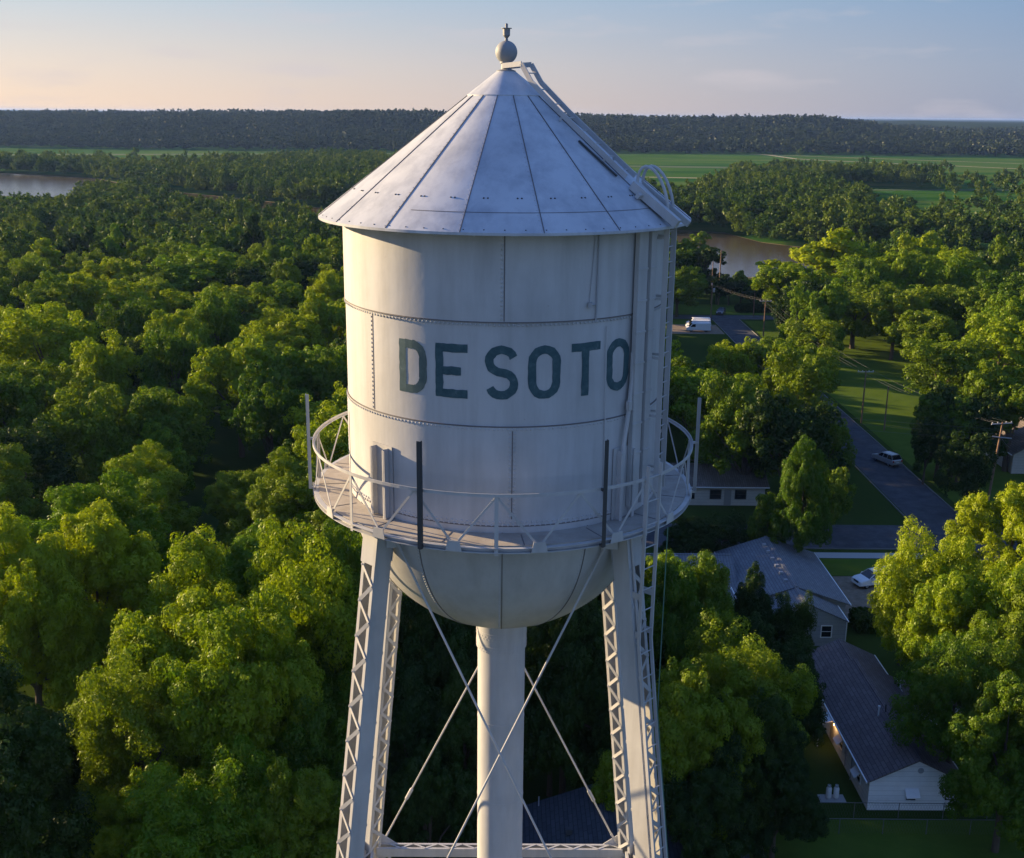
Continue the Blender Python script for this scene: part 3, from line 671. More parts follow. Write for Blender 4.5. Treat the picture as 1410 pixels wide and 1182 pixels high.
# ------------------------------------------------------------------ houses
def window(parent, c, axis, w_, h_, awning=True, m_frame='white', side=1):
    # c: centre on the wall plane, axis 'x' = wall faces +-x (side sign), 'y' = faces +-y
    cx, cy, cz = c; f = MB(); gl = MB()
    def bx(mb, u0, u1, z0, z1, d0, d1):
        d0, d1 = sorted((d0*side, d1*side))
        if axis == 'y': mb.box(cx+u0, cx+u1, cy+d0, cy+d1, cz+z0, cz+z1)
        else: mb.box(cx+d0, cx+d1, cy+u0, cy+u1, cz+z0, cz+z1)
    a, b = w_/2, h_/2; t = .09
    bx(f, -a-t, -a, -b-t, b+t, .0, .05); bx(f, a, a+t, -b-t, b+t, 0, .05); bx(f, -a, a, b, b+t, 0, .05); bx(f, -a, a, -b-t, -b, 0, .07); bx(f, -a, a, -.02, .02, 0, .04)
    fr = f.build('window', M[m_frame], parent); bx(gl, -a, a, -b, b, -.02, .012); gl.build('pane', M['glass'], fr)
    if awning:
        w2 = MB(); u = a+.14; top = cz+b+.18; bot = cz+b-.28; d = .55*side
        if axis == 'y': P = lambda s_, k: [(cx+s_*u, cy+.052*side, top), (cx+s_*u, cy+d, bot), (cx+s_*u, cy+d, bot-.06), (cx+s_*u, cy+.052*side, top-.10)][k]
        else: P = lambda s_, k: [(cx+.052*side, cy+s_*u, top), (cx+d, cy+s_*u, bot), (cx+d, cy+s_*u, bot-.06), (cx+.052*side, cy+s_*u, top-.10)][k]
        w2.add([P(-1,k) for k in range(4)]+[P(1,k) for k in range(4)], [(0,1,2,3),(7,6,5,4),(0,4,5,1),(1,5,6,2),(2,6,7,3),(3,7,4,0)]); w2.build('awning', M['white'], parent)
def gable(parent, x0, x1, y0, y1, ze, zr_, along, mwall, mroof, over=.35, wall='wall', roofn='roof', trim=True):
    th = .12
    wm = MB()
    if along == 'y':
        xm = (x0+x1)/2; wm.prism([(x0,0),(x1,0),(x1,ze),(xm,zr_-.03),(x0,ze)], y0, y1)
    else:
        ym = (y0+y1)/2; wm.prism([(y0,0),(y1,0),(y1,ze),(ym,zr_-.03),(y0,ze)], x0, x1, 'x')
    wo = wm.build(wall, mwall, parent); rm = MB()
    if along == 'y':
        sl = (zr_-ze)/((x1-x0)/2); e = over
        rm.prism([(x0-e, ze-e*sl), (xm, zr_), (x1+e, ze-e*sl), (x1+e, ze-e*sl+th), (xm, zr_+th), (x0-e, ze-e*sl+th)], y0-e, y1+e)
    else:
        sl = (zr_-ze)/((y1-y0)/2); e = over
        rm.prism([(y0-e, ze-e*sl), (ym, zr_), (y1+e, ze-e*sl), (y1+e, ze-e*sl+th), (ym, zr_+th), (y0-e, ze-e*sl+th)], x0-e, x1+e, 'x')
    ro = rm.build(roofn, mroof, parent)
    if trim:
        cp = MB()
        if along == 'y':
            cp.bar((xm, y0-e+.01, zr_+th+.01), (xm, y1+e-.01, zr_+th+.01), .30, .05, side=(1,0,0)); cp.build('ridge_cap', mroof, ro)
            for s_, xx in ((-1, x0-e), (1, x1+e)):
                gm_ = MB(); gm_.bar((xx+.05*s_, y0-e, ze-e*sl+.06), (xx+.05*s_, y1+e, ze-e*sl+.06), .10, .11, side=(1,0,0)); gm_.build('gutter', M['white'], ro)
        else:
            cp.bar((x0-e+.01, ym, zr_+th+.01), (x1+e-.01, ym, zr_+th+.01), .30, .05, side=(0,1,0)); cp.build('ridge_cap', mroof, ro)
            for s_, xx in ((-1, y0-e), (1, y1+e)):
                gm_ = MB(); gm_.bar((x0-e, xx+.05*s_, ze-e*sl+.06), (x1+e, xx+.05*s_, ze-e*sl+.06), .10, .11, side=(0,1,0)); gm_.build('gutter', M['white'], ro)
    return wo, ro

h1 = tag(empty('white_house', (29.7, 47.2, 0)), 'long single storey white sided house with plum brown shingle roof and window awnings', 'house')
wo, ro = gable(h1, -3.3, 3.3, 0, 15.2, 2.45, 4.1, 'y', M['siding_white'], M['shingle_plum'], .25)
gable(h1, -3.0, 3.0, 15.46, 19.7, 2.3, 3.72, 'y', M['siding_white'], M['shingle_plum'], .22, 'rear_wall', 'rear_roof')
gable(h1, 3.31, 8.2, 11.0, 15.0, 2.2, 3.3, 'x', M['siding_white'], M['shingle_brown'], .2, 'side_wing_wall', 'side_wing_roof')
window(h1, (-.25, 0, 1.25), 'y', .72, .78, True, 'white', -1); window(h1, (2.55, 0, 1.25), 'y', .72, .78, True, 'white', -1)
window(h1, (-3.3, 2.3, 1.35), 'x', .75, .85, True, 'white', -1); window(h1, (-3.3, 6.8, 1.35), 'x', .75, .85, True, 'white', -1)
mb = MB(); mb.tube([(.25,-.03,3.25),(.25,-.055,3.25)], .22, 16); mb.build('gable_vent', M['grey'], h1)
mb = MB(); mb.tube([(-.75,6.6,3.6),(-.75,6.6,4.6),(-.75,6.6,4.62)], [.06,.06,.02], 8); mb.tube([(-.75,6.6,4.55),(-.75,6.6,4.68)], .10, 8); mb.build('vent_pipe', M['white'], ro)
mb = MB(); mb.tube([(-.2,6.7,3.8),(-.2,6.7,4.75)], .06, 8); mb.build('vent_pipe', M['darksteel'], ro)
mb = MB(); mb.tube([(-2.5,5.2,2.8),(-2.5,5.2,3.6)], .015, 6); mb.tube([(-2.8,5.2,3.5),(-2.2,5.2,3.58)], .01, 6); mb.build('aerial', M['wire'], ro)
mb = MB(); mb.bar((-3.3,9.2,2.32),(-4.7,9.2,2.08), 1.5, .06, side=(0,1,0)); mb.tube([(-4.6,8.6,0),(-4.6,8.6,2.05)], .04, 6); mb.tube([(-4.6,9.8,0),(-4.6,9.8,2.05)], .04, 6); mb.build('door_canopy', M['white'], h1)
mb = MB(); mb.box(-3.36,-3.30,8.75,9.65,.15,2.1); mb.build('door', M['siding_cream'], h1)
mb = MB(); mb.tube([(-3.46,8.45,1.95),(-3.46,8.45,2.12)], .06, 8); lm = mat('porch_lamp_glow', (1,.7,.35)); lm.node_tree.nodes['Principled BSDF'].inputs['Emission Color'].default_value = (1,.55,.2,1); lm.node_tree.nodes['Principled BSDF'].inputs['Emission Strength'].default_value = 6; mb.build('porch_lamp', lm, h1)
pl = bpy.data.lights.new('porch_light', 'POINT'); pl.energy = 9; pl.color = (1,.55,.22); pl.shadow_soft_size = .08
po = bpy.data.objects.new('porch_light', pl); COL.objects.link(po); po.location = (29.7-3.62, 47.2+8.45, 1.95)
mb = MB(); mb.tube([(-3.37,3.9,0),(-3.37,3.9,2.4)], .04, 6); mb.tube([(-3.37,5.4,.2),(-3.37,5.4,1.6)], .05, 6); mb.box(-3.42,-3.30,5.15,5.6,1.2,1.75); mb.build('meter_box', M['grey'], h1)

h2 = tag(empty('shingled_house', (28.3, 73.5, 0)), 'large low house with slate blue shingle roof beside the gravel drive', 'house')
wo, ro2 = gable(h2, -5.0, 5.0, 3.7, 16.6, 2.75, 4.45, 'y', M['siding_grey'], M['shingle_slate'], .35)
gable(h2, -4.0, 4.0, 0, 3.34, 2.55, 4.36, 'y', M['siding_grey'], M['shingle_slate'], .12, 'front_wall', 'front_roof')
gable(h2, -14, -5.01, 7.6, 15.8, 2.7, 4.40, 'x', M['siding_grey'], M['shingle_slate'], .35, 'wing_wall', 'wing_roof')
gable(h2, -10.5, -5.5, 2.0, 7.2, 2.5, 3.7, 'y', M['siding_grey'], M['shingle_slate'], .25, 'wing_wall', 'wing_roof')
for k in range(6):
    mb = MB(); y = 5.0+1.9*k; mb.box(-.8,-.45,y,y+.3,4.3,4.58); mb.build('roof_vent', M['grey'], ro2)
for k in range(4):
    mb = MB(); x = -12.5+1.9*k; mb.box(x,x+.3,11.05,11.35,4.3,4.56); mb.build('roof_vent', M['grey'], ro2)
window(h2, (-1.2, 0, 1.5), 'y', .9, 1.1, False, 'white', -1); window(h2, (2.2, 0, 1.5), 'y', .9, 1.1, False, 'white', -1)
window(h2, (5.0, 6.0, 1.5), 'x', 1.2, 1.1, False, 'white', 1)
mb = MB(); mb.tube([(4.05,-.05,0),(4.05,-.05,2.5)], .05, 6); mb.build('downpipe', M['white'], h2)

h3 = tag(empty('cream_house', (27, 113.5, 0)), 'cream bungalow with grey brown roof across the cross street, behind the balcony', 'house')
gable(h3, -5, 6.5, 0, 7.5, 2.7, 4.3, 'x', M['siding_cream'], M['shingle_brown'], .45)
for x in (-3.2, .2, 3.4): window(h3, (x, 0, 1.5), 'y', 1.3, 1.1, False, 'darksteel', -1)
mb = MB(); mb.box(1.3,2.2,-.06,0,0,2.1); mb.build('door', M['curtain'], h3)
h4 = tag(empty('brown_house', (77.5, 128, 0)), 'house with brown shingle roof at the right edge behind the tall utility pole', 'house')
gable(h4, -6, 6, 0, 13, 3.0, 6.4, 'y', M['siding_cream'], M['shingle_brown'], .4)
for y in (2.5, 6.5, 10): window(h4, (-6, y, 1.6), 'x', 1.0, 1.2, False, 'white', -1)
mb = MB(); mb.box(-1.2,-.5,5,5.8,6.0,7.6); mb.build('chimney', M['concrete'], h4)
h5 = tag(empty('dark_roofed_shed', (3.6, 33.5, 0)), 'dark shingled building seen between the tower legs behind the riser pipe', 'shed')
gable(h5, -1.8, 9.5, -5, 9.4, 2.8, 4.85, 'y', M['siding_grey'], M['shingle_black'], .35)
mb = MB(); mb.tube([(-1.0,9.2,3.0),(-1.0,9.2,3.9)], .04, 6); mb.build('vent_pipe', M['grey'], h5)
for y in (1.5, 5.0):
    mb = MB(); mb.box(0.6,1.0,y,y+.35,3.9,4.25); mb.build('roof_vent', M['darksteel'], h5)
h6 = tag(empty('garden_shed', (13.3, 36.6, 0)), 'small grey roofed shed at the bottom edge right of the leg ladder', 'shed')
gable(h6, -2.4, 2.3, 0, 3.0, 2.3, 2.95, 'x', M['siding_grey'], M['shingle_black'], .2)
mb = MB(); mb.box(-.5,.5,-.05,0,0,2.0); mb.build('door', M['grey'], h6)
h7 = tag(empty('barn', (-118, 232, 0)), 'dark roofed building among the trees of the left wood', 'barn')
gable(h7, -8, 8, 0, 9, 3.2, 5.4, 'x', M['siding_grey'], M['shingle_black'], .4)

for k, (x, y) in enumerate(((24.0, 48.6), (24.55, 48.6))):
    gt = tag(empty('gas_cylinder', (x, y, 0)), ['pale gas cylinder on the slab left of the white house, the left one of two', 'pale gas cylinder beside its twin, the one nearer the white house wall'][k], 'gas cylinder', 'gas cylinders by the white house')
    mb = MB(); mb.lathe([(.001,0.12),(.16,.12),(.20,.18),(.20,.85),(.14,.97),(.05,1.0),(.05,1.08),(.001,1.08)], 16); mb.build('tank_body', M['white'], gt, True)
    mb = MB(); mb.lathe([(.13,.98),(.13,1.14),(.125,1.14),(.125,.98)], 12); mb.build('collar', M['galv'], gt)
    mb = MB(); mb.lathe([(.001,.0),(.17,.0),(.17,.12),(.001,.12)], 12); mb.build('foot_ring', M['galv'], gt)
sheet('concrete_slab', [(23.3,48.1),(25.2,48.1),(25.2,49.1),(23.3,49.1)], .03, M['concrete'])

# chain link fences
mesh_m = mat('chain_link', (.10,.10,.10), .6, .3); fence_m = mat('fence_metal', (.13,.135,.135), .6, .2)
for i, (a, b) in enumerate((((17.5,44.4),(60,44.2)), ((17.5,44.4),(17.4,30)), ((22.0,46.3),(60,46.1)))):
    fo = tag(empty('chain_link_fence', (*a, 0)), ['chain link fence crossing the dark lawn along the bottom right', 'chain link fence running towards the camera beside the small shed', 'chain link fence close in front of the white house'][i], 'fence')
    d = Vector((b[0]-a[0], b[1]-a[1], 0)); L = d.length; d.normalize(); n = int(L/3)
    mb = MB(); mb.tube([(0,0,1.2), d*L+Vector((0,0,1.2))], .025, 6); mb.build('top_rail', fence_m, fo)
    for k in range(n+1):
        mb = MB(); p = d*(L*k/n); mb.tube([p, p+Vector((0,0,1.22))], .03, 6); mb.build('post', fence_m, fo)
    mb = MB(); k = 0.0
    while k < L-.4:
        for s_ in (0, 1): mb.tube([d*(k+.4*s_)+Vector((0,0,.05)), d*(k+.4*(1-s_))+Vector((0,0,1.18))], .004, 3, False)
        k += .2
    mb.build('wire_mesh', mesh_m, fo)

# ------------------------------------------------------------------ vehicles (length along +x, nose at +x)
def wheel_set(parent, xs_, yw, r=.34):
    for x in xs_:
        for s_ in (-1, 1):
            wmb = MB(); wmb.tube([(x, s_*(yw-.10), r), (x, s_*(yw+.06), r)], r, 20); wo_ = wmb.build('wheel', M['rubber'], parent, True)
            rb = MB(); rb.tube([(x, s_*(yw+.055), r), (x, s_*(yw+.075), r)], r*.62, 14); rb.build('rim', M['chrome'], wo_)
def loft_body(parent, prof, hw_, paint, name='body', inset=.12):
    # side profile polygon (x, z) with tucked-in flanks for a rounded section
    mb = MB(); n = len(prof); cx_ = sum(p[0] for p in prof)/n; rings = []
    zc = .75
    for y, k in ((-hw_, .0), (-hw_+.05, 1), (hw_-.05, 1), (hw_, .0)):
        ring = []
        for x, z in prof:
            if k == 0: ring.append((x+(cx_-x)*.035, y, z-(.06 if z > zc else -.05)))
            else: ring.append((x, y, z))
        rings.append(ring)
    vs = [p for r_ in rings for p in r_]; fs = [tuple(range(n)), tuple(range(4*n-1, 3*n-1, -1))]
    for j in range(3): fs += [(j*n+i, j*n+(i+1) % n, (j+1)*n+(i+1) % n, (j+1)*n+i) for i in range(n)]
    mb.add(vs, fs); return mb.build(name, paint, parent)
def suv(name, label, loc, rz, paint, cat='car', scale=1.0, low=False):
    t_ = tag(empty(name, loc, rz), label, cat); t_.scale = (scale,)*3
    k = -.16 if low else 0
    loft_body(t_, [(2.22,.35),(2.28,.55),(2.18,.80),(1.95,.93),(1.15,1.06),(-2.05,1.10),(-2.25,.95),(-2.28,.45),(-2.15,.33)], .90, paint)
    # greenhouse frustum and roof
    g0 = [(1.18,1.05),(.35,1.60+k),(-1.65,1.66+k),(-2.10,1.09)]; yb, yt = .86, .66
    gh = MB()
    base = [(g0[0][0],-yb,1.05),(g0[0][0],yb,1.05),(g0[3][0],yb,1.09),(g0[3][0],-yb,1.09)]
    top = [(g0[1][0],-yt,g0[1][1]),(g0[1][0],yt,g0[1][1]),(g0[2][0],yt,g0[2][1]),(g0[2][0],-yt,g0[2][1])]
    gh.add(base+top, [(0,1,2,3),(4,5,6,7),(0,1,5,4),(1,2,6,5),(2,3,7,6),(3,0,4,7)]); gh.build('windows', M['glass'], t_)
    rf = MB(); rf.add([(x+(.05 if x > 0 else -.04), y*1.04, z-.02) for x, y, z in top]+[(x, y*.93, z+.05) for x, y, z in top], [(0,1,2,3),(4,5,6,7),(0,1,5,4),(1,2,6,5),(2,3,7,6),(3,0,4,7)]); rf.build('roof', paint, t_)
    for s_ in (-1, 1):
        for xa, xb in ((1.20,.36), (-.05,-.10), (-.95,-1.0), (-2.12,-1.68)):
            pm = MB(); za = 1.06; zb = np.interp(xb, [-1.65,.35], [1.66+k,1.60+k]); pm.bar((xa, s_*(yb+.005), za), (xb, s_*(yt+.012), zb), .09, .03, side=(1,0,0)); pm.build('pillar', paint, t_)
        hm = MB(); hm.box(2.08,2.26,min(s_*.45,s_*.82),max(s_*.45,s_*.82),.66,.82); hm.build('headlight', M['clearlamp'], t_)
        tm = MB(); tm.box(-2.285,-2.2,min(s_*.62,s_*.86),max(s_*.62,s_*.86),.75,1.0); tm.build('tail_light', M['redlamp'], t_)
        mm = MB(); mm.box(.75,.95,min(s_*.92,s_*1.08),max(s_*.92,s_*1.08),1.05,1.18); mm.build('wing_mirror', paint, t_)
        if not low:
            r2 = MB(); r2.tube([(.2,s_*.58,1.68),(-1.5,s_*.58,1.75)], .02, 6); r2.build('roof_rail', M['chrome'], t_)
    gm_ = MB(); gm_.box(2.19,2.27,-.42,.42,.58,.78); gm_.build('grille', M['darksteel'], t_)
    bm_ = MB(); bm_.box(2.2,2.33,-.8,.8,.36,.50); bm_.build('bumper', paint, t_)
    lm_ = MB(); lm_.box(-2.33,-2.28,-.26,.26,.62,.74); lm_.build('number_plate', M['white'], t_)
    wheel_set(t_, (1.42,-1.38), .82, .35); return t_
suv('white_suv', 'white sport utility car parked on the gravel drive beside the slate roofed house', (39.7, 88.2, .02), R(197), M['carwhite'])
suv('silver_suv', 'silver sport utility car parked at the kerb of the long street', (55.4, 132.6, .02), R(112), M['carsilver'])
suv('dark_saloon', 'dark car by the grass at the far end of the street, facing the tower', (54.6, 259.6, .02), R(250), M['cardark'], low=True)
def van(label, loc):
    t_ = tag(empty('white_van', loc, PI), label, 'van', 'white vans parked side by side')
    loft_body(t_, [(2.72,.4),(2.80,.62),(2.70,.95),(2.15,1.18),(1.45,1.95),(1.2,2.05),(-2.72,2.08),(-2.80,1.9),(-2.82,.5),(-2.75,.38)], .98, M['carwhite'])
    wd_ = MB(); wd_.add([(2.13,-.80,1.215),(2.13,.80,1.215),(1.50,.72,1.925),(1.50,-.72,1.925),(2.16,-.80,1.235),(2.16,.80,1.235),(1.53,.72,1.945),(1.53,-.72,1.945)], [(0,1,2,3),(7,6,5,4),(0,4,5,1),(1,5,6,2),(2,6,7,3),(3,7,4,0)]); wd_.build('windscreen', M['glass'], t_)
    for s_ in (-1, 1):
        sw = MB(); sw.prism([(1.95,1.2),(1.42,1.82),(.75,1.85),(.75,1.2)], *sorted((s_*.94, s_*.99))); sw.build('side_window', M['glass'], t_)
        hm = MB(); hm.box(2.6,2.79,*sorted((s_*.5,s_*.88)),.72,.92); hm.build('headlight', M['clearlamp'], t_)
        tm = MB(); tm.box(-2.83,-2.7,*sorted((s_*.8,s_*.95)),.9,1.4); tm.build('tail_light', M['redlamp'], t_)
    wheel_set(t_, (1.75,-1.7), .88, .36); return t_
van('white panel van, farthest of the three parked side by side behind the tank ladder', (46.0, 242.2, .02))
van('white panel van, middle one of the three parked side by side', (45.4, 238.9, .02))
van('white panel van, nearest of the three parked side by side', (44.9, 235.6, .02))

# ------------------------------------------------------------------ poles and wires
def pole(name, label, loc, h, lean=(0,0), arm=None, r=.16, extra=None, grp='utility poles'):
    t_ = tag(empty(name, (*loc, 0)), label, 'utility pole', grp)
    mb = MB(); top = Vector((lean[0], lean[1], h)); mb.tube([(0,0,-.2), top*.5, top], [r, r*.85, r*.65], 10); mb.build('post', M['wood'], t_, True)
    if arm:
        ln, ang, dz = arm; d = Vector((math.cos(R(ang)), math.sin(R(ang)), 0)); c = top-Vector((0,0,dz))+Vector((-d.y,d.x,0))*.14
        mb = MB(); mb.bar(c-d*ln/2, c+d*ln/2, .11, .11); mb.build('crossarm', M['galv'], t_)
        for u in (-.46, -.2, .2, .46):
            mb = MB(); p = c+d*ln*u; mb.lathe([(.001,p.z+.05),(.03,p.z+.05),(.03,p.z+.12),(.07,p.z+.15),(.07,p.z+.22),(.03,p.z+.26),(.001,p.z+.26)], 8, cx=p.x, cy=p.y); mb.build('insulator', M['ceramic'], t_)
    if extra == 'can':
        mb = MB(); mb.lathe([(.001,h-2.2),(.26,h-2.2),(.28,h-2.1),(.28,h-1.4),(.2,h-1.3),(.001,h-1.3)], 14, cx=lean[0]*.9+.42, cy=lean[1]); mb.build('transformer', M['galv'], t_)
    if extra == 'arm2':
        mb = MB(); mb.bar((lean[0]*.8-.9, lean[1]*.8+.3, h-2.0), (lean[0]*.8+1.3, lean[1]*.8-.6, h-2.0), .12, .12); mb.build('crossarm', M['galv'], t_)
    if extra == 'lamp':
        mb = MB(); mb.tube([(lean[0],lean[1],h-.3),(lean[0]-1.2,lean[1]-.2,h-.05)], .03, 6); mb.bar((lean[0]-1.1,lean[1]-.2,h-.05),(lean[0]-1.7,lean[1]-.3,h-.05), .24, .12, side=(0,1,0)); mb.build('lamp_head', M['galv'], t_)
    return t_
pole('utility_pole', 'tall leaning wooden pole with crossarm at the right edge', (63.4,116.2), 10.6, (.7,.2), (3.0, 12, .25), .17, 'arm2')
pole('utility_pole', 'short wooden pole with a street lamp, left of the tall leaning pole', (62.4,118.6), 6.2, (.1,0), None, .13, 'lamp')
pole('utility_pole', 'tallest bare orange brown pole beyond the vans by the river', (56.6,274.5), 14.3, (0,0), None, .20)
pole('utility_pole', 'thin pole just left of the tallest one by the river', (54.9,276), 11.2, (0,0), None, .14)
pole('utility_pole', 'pole with transformer and crossarm behind the white vans', (50.6,251.5), 9.0, (0,0), (2.2, 80, .4), .15, 'can')
pole('utility_pole', 'grey pole on the verge where the far road passes left of the vans', (41.0,251.6), 9.5, (0,0), None, .14)
pole('utility_pole', 'short pole on the grass right of the street end', (62.2,256.8), 6.0, (0,0), None, .13)
pole('utility_pole', 'pole with crossarm beside the street nearer than the dark car', (57.9,226), 9.0, (0,0), (2.6, 0, .3), .15)
pole('utility_pole', 'pole with crossarm on the lawn edge near the silver car', (58.5,155), 8.8, (0,0), (2.6, 0, .3), .15)
pole('utility_pole', 'plain pole standing on the sunlit lawn', (60.8,150.5), 7.2, (0,0), None, .13)
pole('utility_pole', 'wooden pole in the left wood carrying a wire', (-70,205), 10, (0,0), (2.2, 70, .3), .15)
def wire(label, a, b, sag=.6, r=.011):
    a, b = Vector(a), Vector(b); pts = []
    for i in range(13): t_ = i/12; p = a.lerp(b, t_); p.z -= sag*4*t_*(1-t_); pts.append(p)
    mb = MB(); mb.tube(pts, r, 5); o = mb.build('power_line', M['wire'], smooth=True); tag(o, label, 'power line', 'overhead wires')
for k, dx in enumerate((-1.2,-.4,1.2)):
    nm = ('left', 'middle', 'right')[k]
    wire(f'{nm} wire strung along the street from the lawn pole to the far pole', (58.5+dx,155.1,8.7), (57.9+dx,226.1,8.9), .9)
    wire(f'{nm} wire from the crossarm over the silver car towards the tall leaning pole', (58.5+dx,155.1,8.7), (64.1+dx*.9,116.5,10.5), .8)
    wire(f'{nm} wire from the street pole to the transformer pole by the vans', (57.9+dx,226.1,8.9), (50.6+dx*.3,251.6,8.7), .5)
for k, (z, y) in enumerate(((9.6,0),(8.8,.4),(8.2,-.3))):
    wire(('upper','middle','lower')[k]+' wire crossing behind the tall leaning pole', (30,128+y,z), (96,112+y,z+.4), 1.0)
wire('service wire dropping from the tall leaning pole to the brown house', (64.1,116.4,8.6), (71.6,128,3.4), .3, .03)
wire('long wire crossing above the left wood towards the balcony', (-70,205,9.8), (20,196,9.5), 1.6, .02)
wire('long wire crossing above the left wood from the left picture edge', (-150,214,10), (-70,205,9.8), 1.4, .02)

# bits of yard
def hedge(label, x0, x1, y0, y1, h, seed):
    r = np.random.default_rng(seed); n = int((x1-x0+y1-y0)*h*500)
    P = np.stack([r.uniform(x0,x1,n), r.uniform(y0,y1,n), r.uniform(.1,h,n)], 1)
    c = np.array([(x0+x1)/2,(y0+y1)/2,h/2]); q = (P-c)/np.array([(x1-x0)/2,(y1-y0)/2,h/2]); m = np.abs(q).max(1); q = q/m[:,None]*(.85+.2*r.random(n))[:,None]; P = c+q*np.array([(x1-x0)/2,(y1-y0)/2,h/2])*(1-.12*(np.abs(q).sum(1)/3)**2)[:,None]
    V, F = leaf_quads(P-np.array([c[0],c[1],0]), r.normal(size=(n,3)), .12*(.6+r.random(n)), r); me = arr_mesh('hedge', V, F); me.materials.append(LEAF[2])
    o = link('hedge', me); o.location = (c[0], c[1], 0); tag(o, label, 'hedge')

# ------------------------------------------------------------------ trees
def unit(v): return v/np.maximum(np.linalg.norm(v, axis=1, keepdims=True), 1e-6)
def leaf_quads(P, N, S, r):
    n = len(P); N = unit(N); T = unit(np.cross(N, r.normal(size=(n,3)))); B = np.cross(N, T); S = S[:,None]
    a = P+T*S; b = P+B*S*.62+N*S*.15; c = P-T*S*.9; d = P-B*S*.62+N*S*.15*r.uniform(-.6,1,(n,1))
    V = np.stack([a,b,c,d], 1).reshape(-1,3); F = np.arange(4*n).reshape(-1,4); return V, F
def crown_pts(seed, H, Rr, nl, nq, leaf, zc=.56, zs=.43, clump=.30, sub=10, nr=.28):
    r = np.random.default_rng(seed); D = unit(r.normal(size=(nl,3))); D[:,2] = np.where(D[:,2] < -.55, -D[:,2], D[:,2]); D = unit(D)
    ph = r.uniform(0, 6.28, 4); az = np.arctan2(D[:,1], D[:,0])
    env = 1+.22*np.sin(2*az+ph[0])+.12*np.sin(3*az+ph[1]+3*D[:,2])+.10*np.sin(5*D[:,2]+ph[2])
    u = r.uniform(.36,.98,nl)**.7*env
    C = D*u[:,None]*np.array([Rr,Rr,H*zs]); C[:,2] += H*zc; C[:,2] = np.maximum(C[:,2], H*.15)
    rl = Rr*clump*r.uniform(.65,1.25,nl)
    # finer sub clumps round each clump
    Dc = unit(r.normal(size=(nl*sub,3))+np.repeat(D,sub,0)*.6); Cs = np.repeat(C,sub,0)+Dc*np.repeat(rl,sub)[:,None]*r.uniform(.75,1.25,(nl*sub,1)); rs = np.repeat(rl,sub)*r.uniform(.2,.52,nl*sub)
    C = np.concatenate([C,Cs]); rl = np.concatenate([rl*.72,rs]); w_ = rl**2; cnt = np.maximum((w_/w_.sum()*nl*nq).astype(int), 3)
    idx = np.repeat(np.arange(len(C)), cnt); n = len(idx)
    Dn = unit(r.normal(size=(n,3))+np.array([0,0,.25])); rad = rl[idx]*(.72+.34*r.random(n)**.8)
    stray = r.random(n) < .12; rad = np.where(stray, rad*r.uniform(1.05,1.4,n), rad)
    P = C[idx]+Dn*rad[:,None]*np.array([1,1,.9])
    # drop leaves buried deep in other clumps
    keep = np.ones(n, bool)
    for i in range(nl):
        d2 = ((P-C[i])**2).sum(1); keep &= (d2 > (rl[i]*.72)**2) | (idx == i)
    P = P[keep]; Dn = Dn[keep]; n = len(P)
    N = Dn+r.normal(size=(n,3))*nr+np.array([0,0,.15]); S = leaf*r.uniform(.55,1.3,n)
    V, F = leaf_quads(P, N, S, r); return V, F, C[:nl]
def trunk_mb(mb, H, Rr, C, seed, r0):
    rd = random.Random(seed); top = H*.62
    mb.tube([(0,0,-.3),(rd.uniform(-.1,.1),rd.uniform(-.1,.1),H*.22),(rd.uniform(-.4,.4),rd.uniform(-.4,.4),H*.42),(rd.uniform(-.6,.6),rd.uniform(-.6,.6),top)], [r0*1.25,r0,r0*.75,r0*.3], 8)
    ids = rd.sample(range(len(C)), min(9, len(C)))
    for i in ids:
        c = C[i]; z0 = H*rd.uniform(.2,.48); m = Vector((c[0]*.45, c[1]*.45, z0+(c[2]-z0)*.55)); mb.tube([(0,0,z0), m, tuple(c)], [r0*.5, r0*.32, r0*.10], 6)
TREES = {}
def make_kind(key, seed, H, Rr, nl, nq, leaf, **kw):
    V, F, C = crown_pts(seed, H, Rr, nl, nq, leaf, **kw); me = arr_mesh('crown', V, F); me.materials.append(LEAF[0])
    tb = MB(); trunk_mb(tb, H, Rr, C, seed, .024*H)
    tr = tb.build('trunk', M['bark']); tm = tr.data; bpy.data.objects.remove(tr)
    TREES[key] = (me, tm, H, Rr)
# near: four shapes, mid: four, far: three
for k in range(4): make_kind(('near',k), 11+k, 16, 6.2, (44,60,36,50)[k], 3200, .125, zc=(.57,.54,.58,.55)[k], zs=(.42,.45,.41,.44)[k], clump=(.29,.24,.33,.27)[k], sub=14)
for k in range(4): make_kind(('mid',k), 31+k, 15, 6.0, (30,36,26,32)[k], 1000, .21, clump=(.30,.25,.34,.28)[k], sub=12)
for k in range(3): make_kind(('far',k), 51+k, 15, 6.4, (20,24,18)[k], 420, .42, clump=.34, sub=6)

placed = []                                       # x, y, radius, height, shade, forced kind
def ok(x, y, r, f=.74):
    for (a, b, c, *_) in placed:
        if (a-x)**2+(b-y)**2 < (f*(r+c))**2: return False
    return True
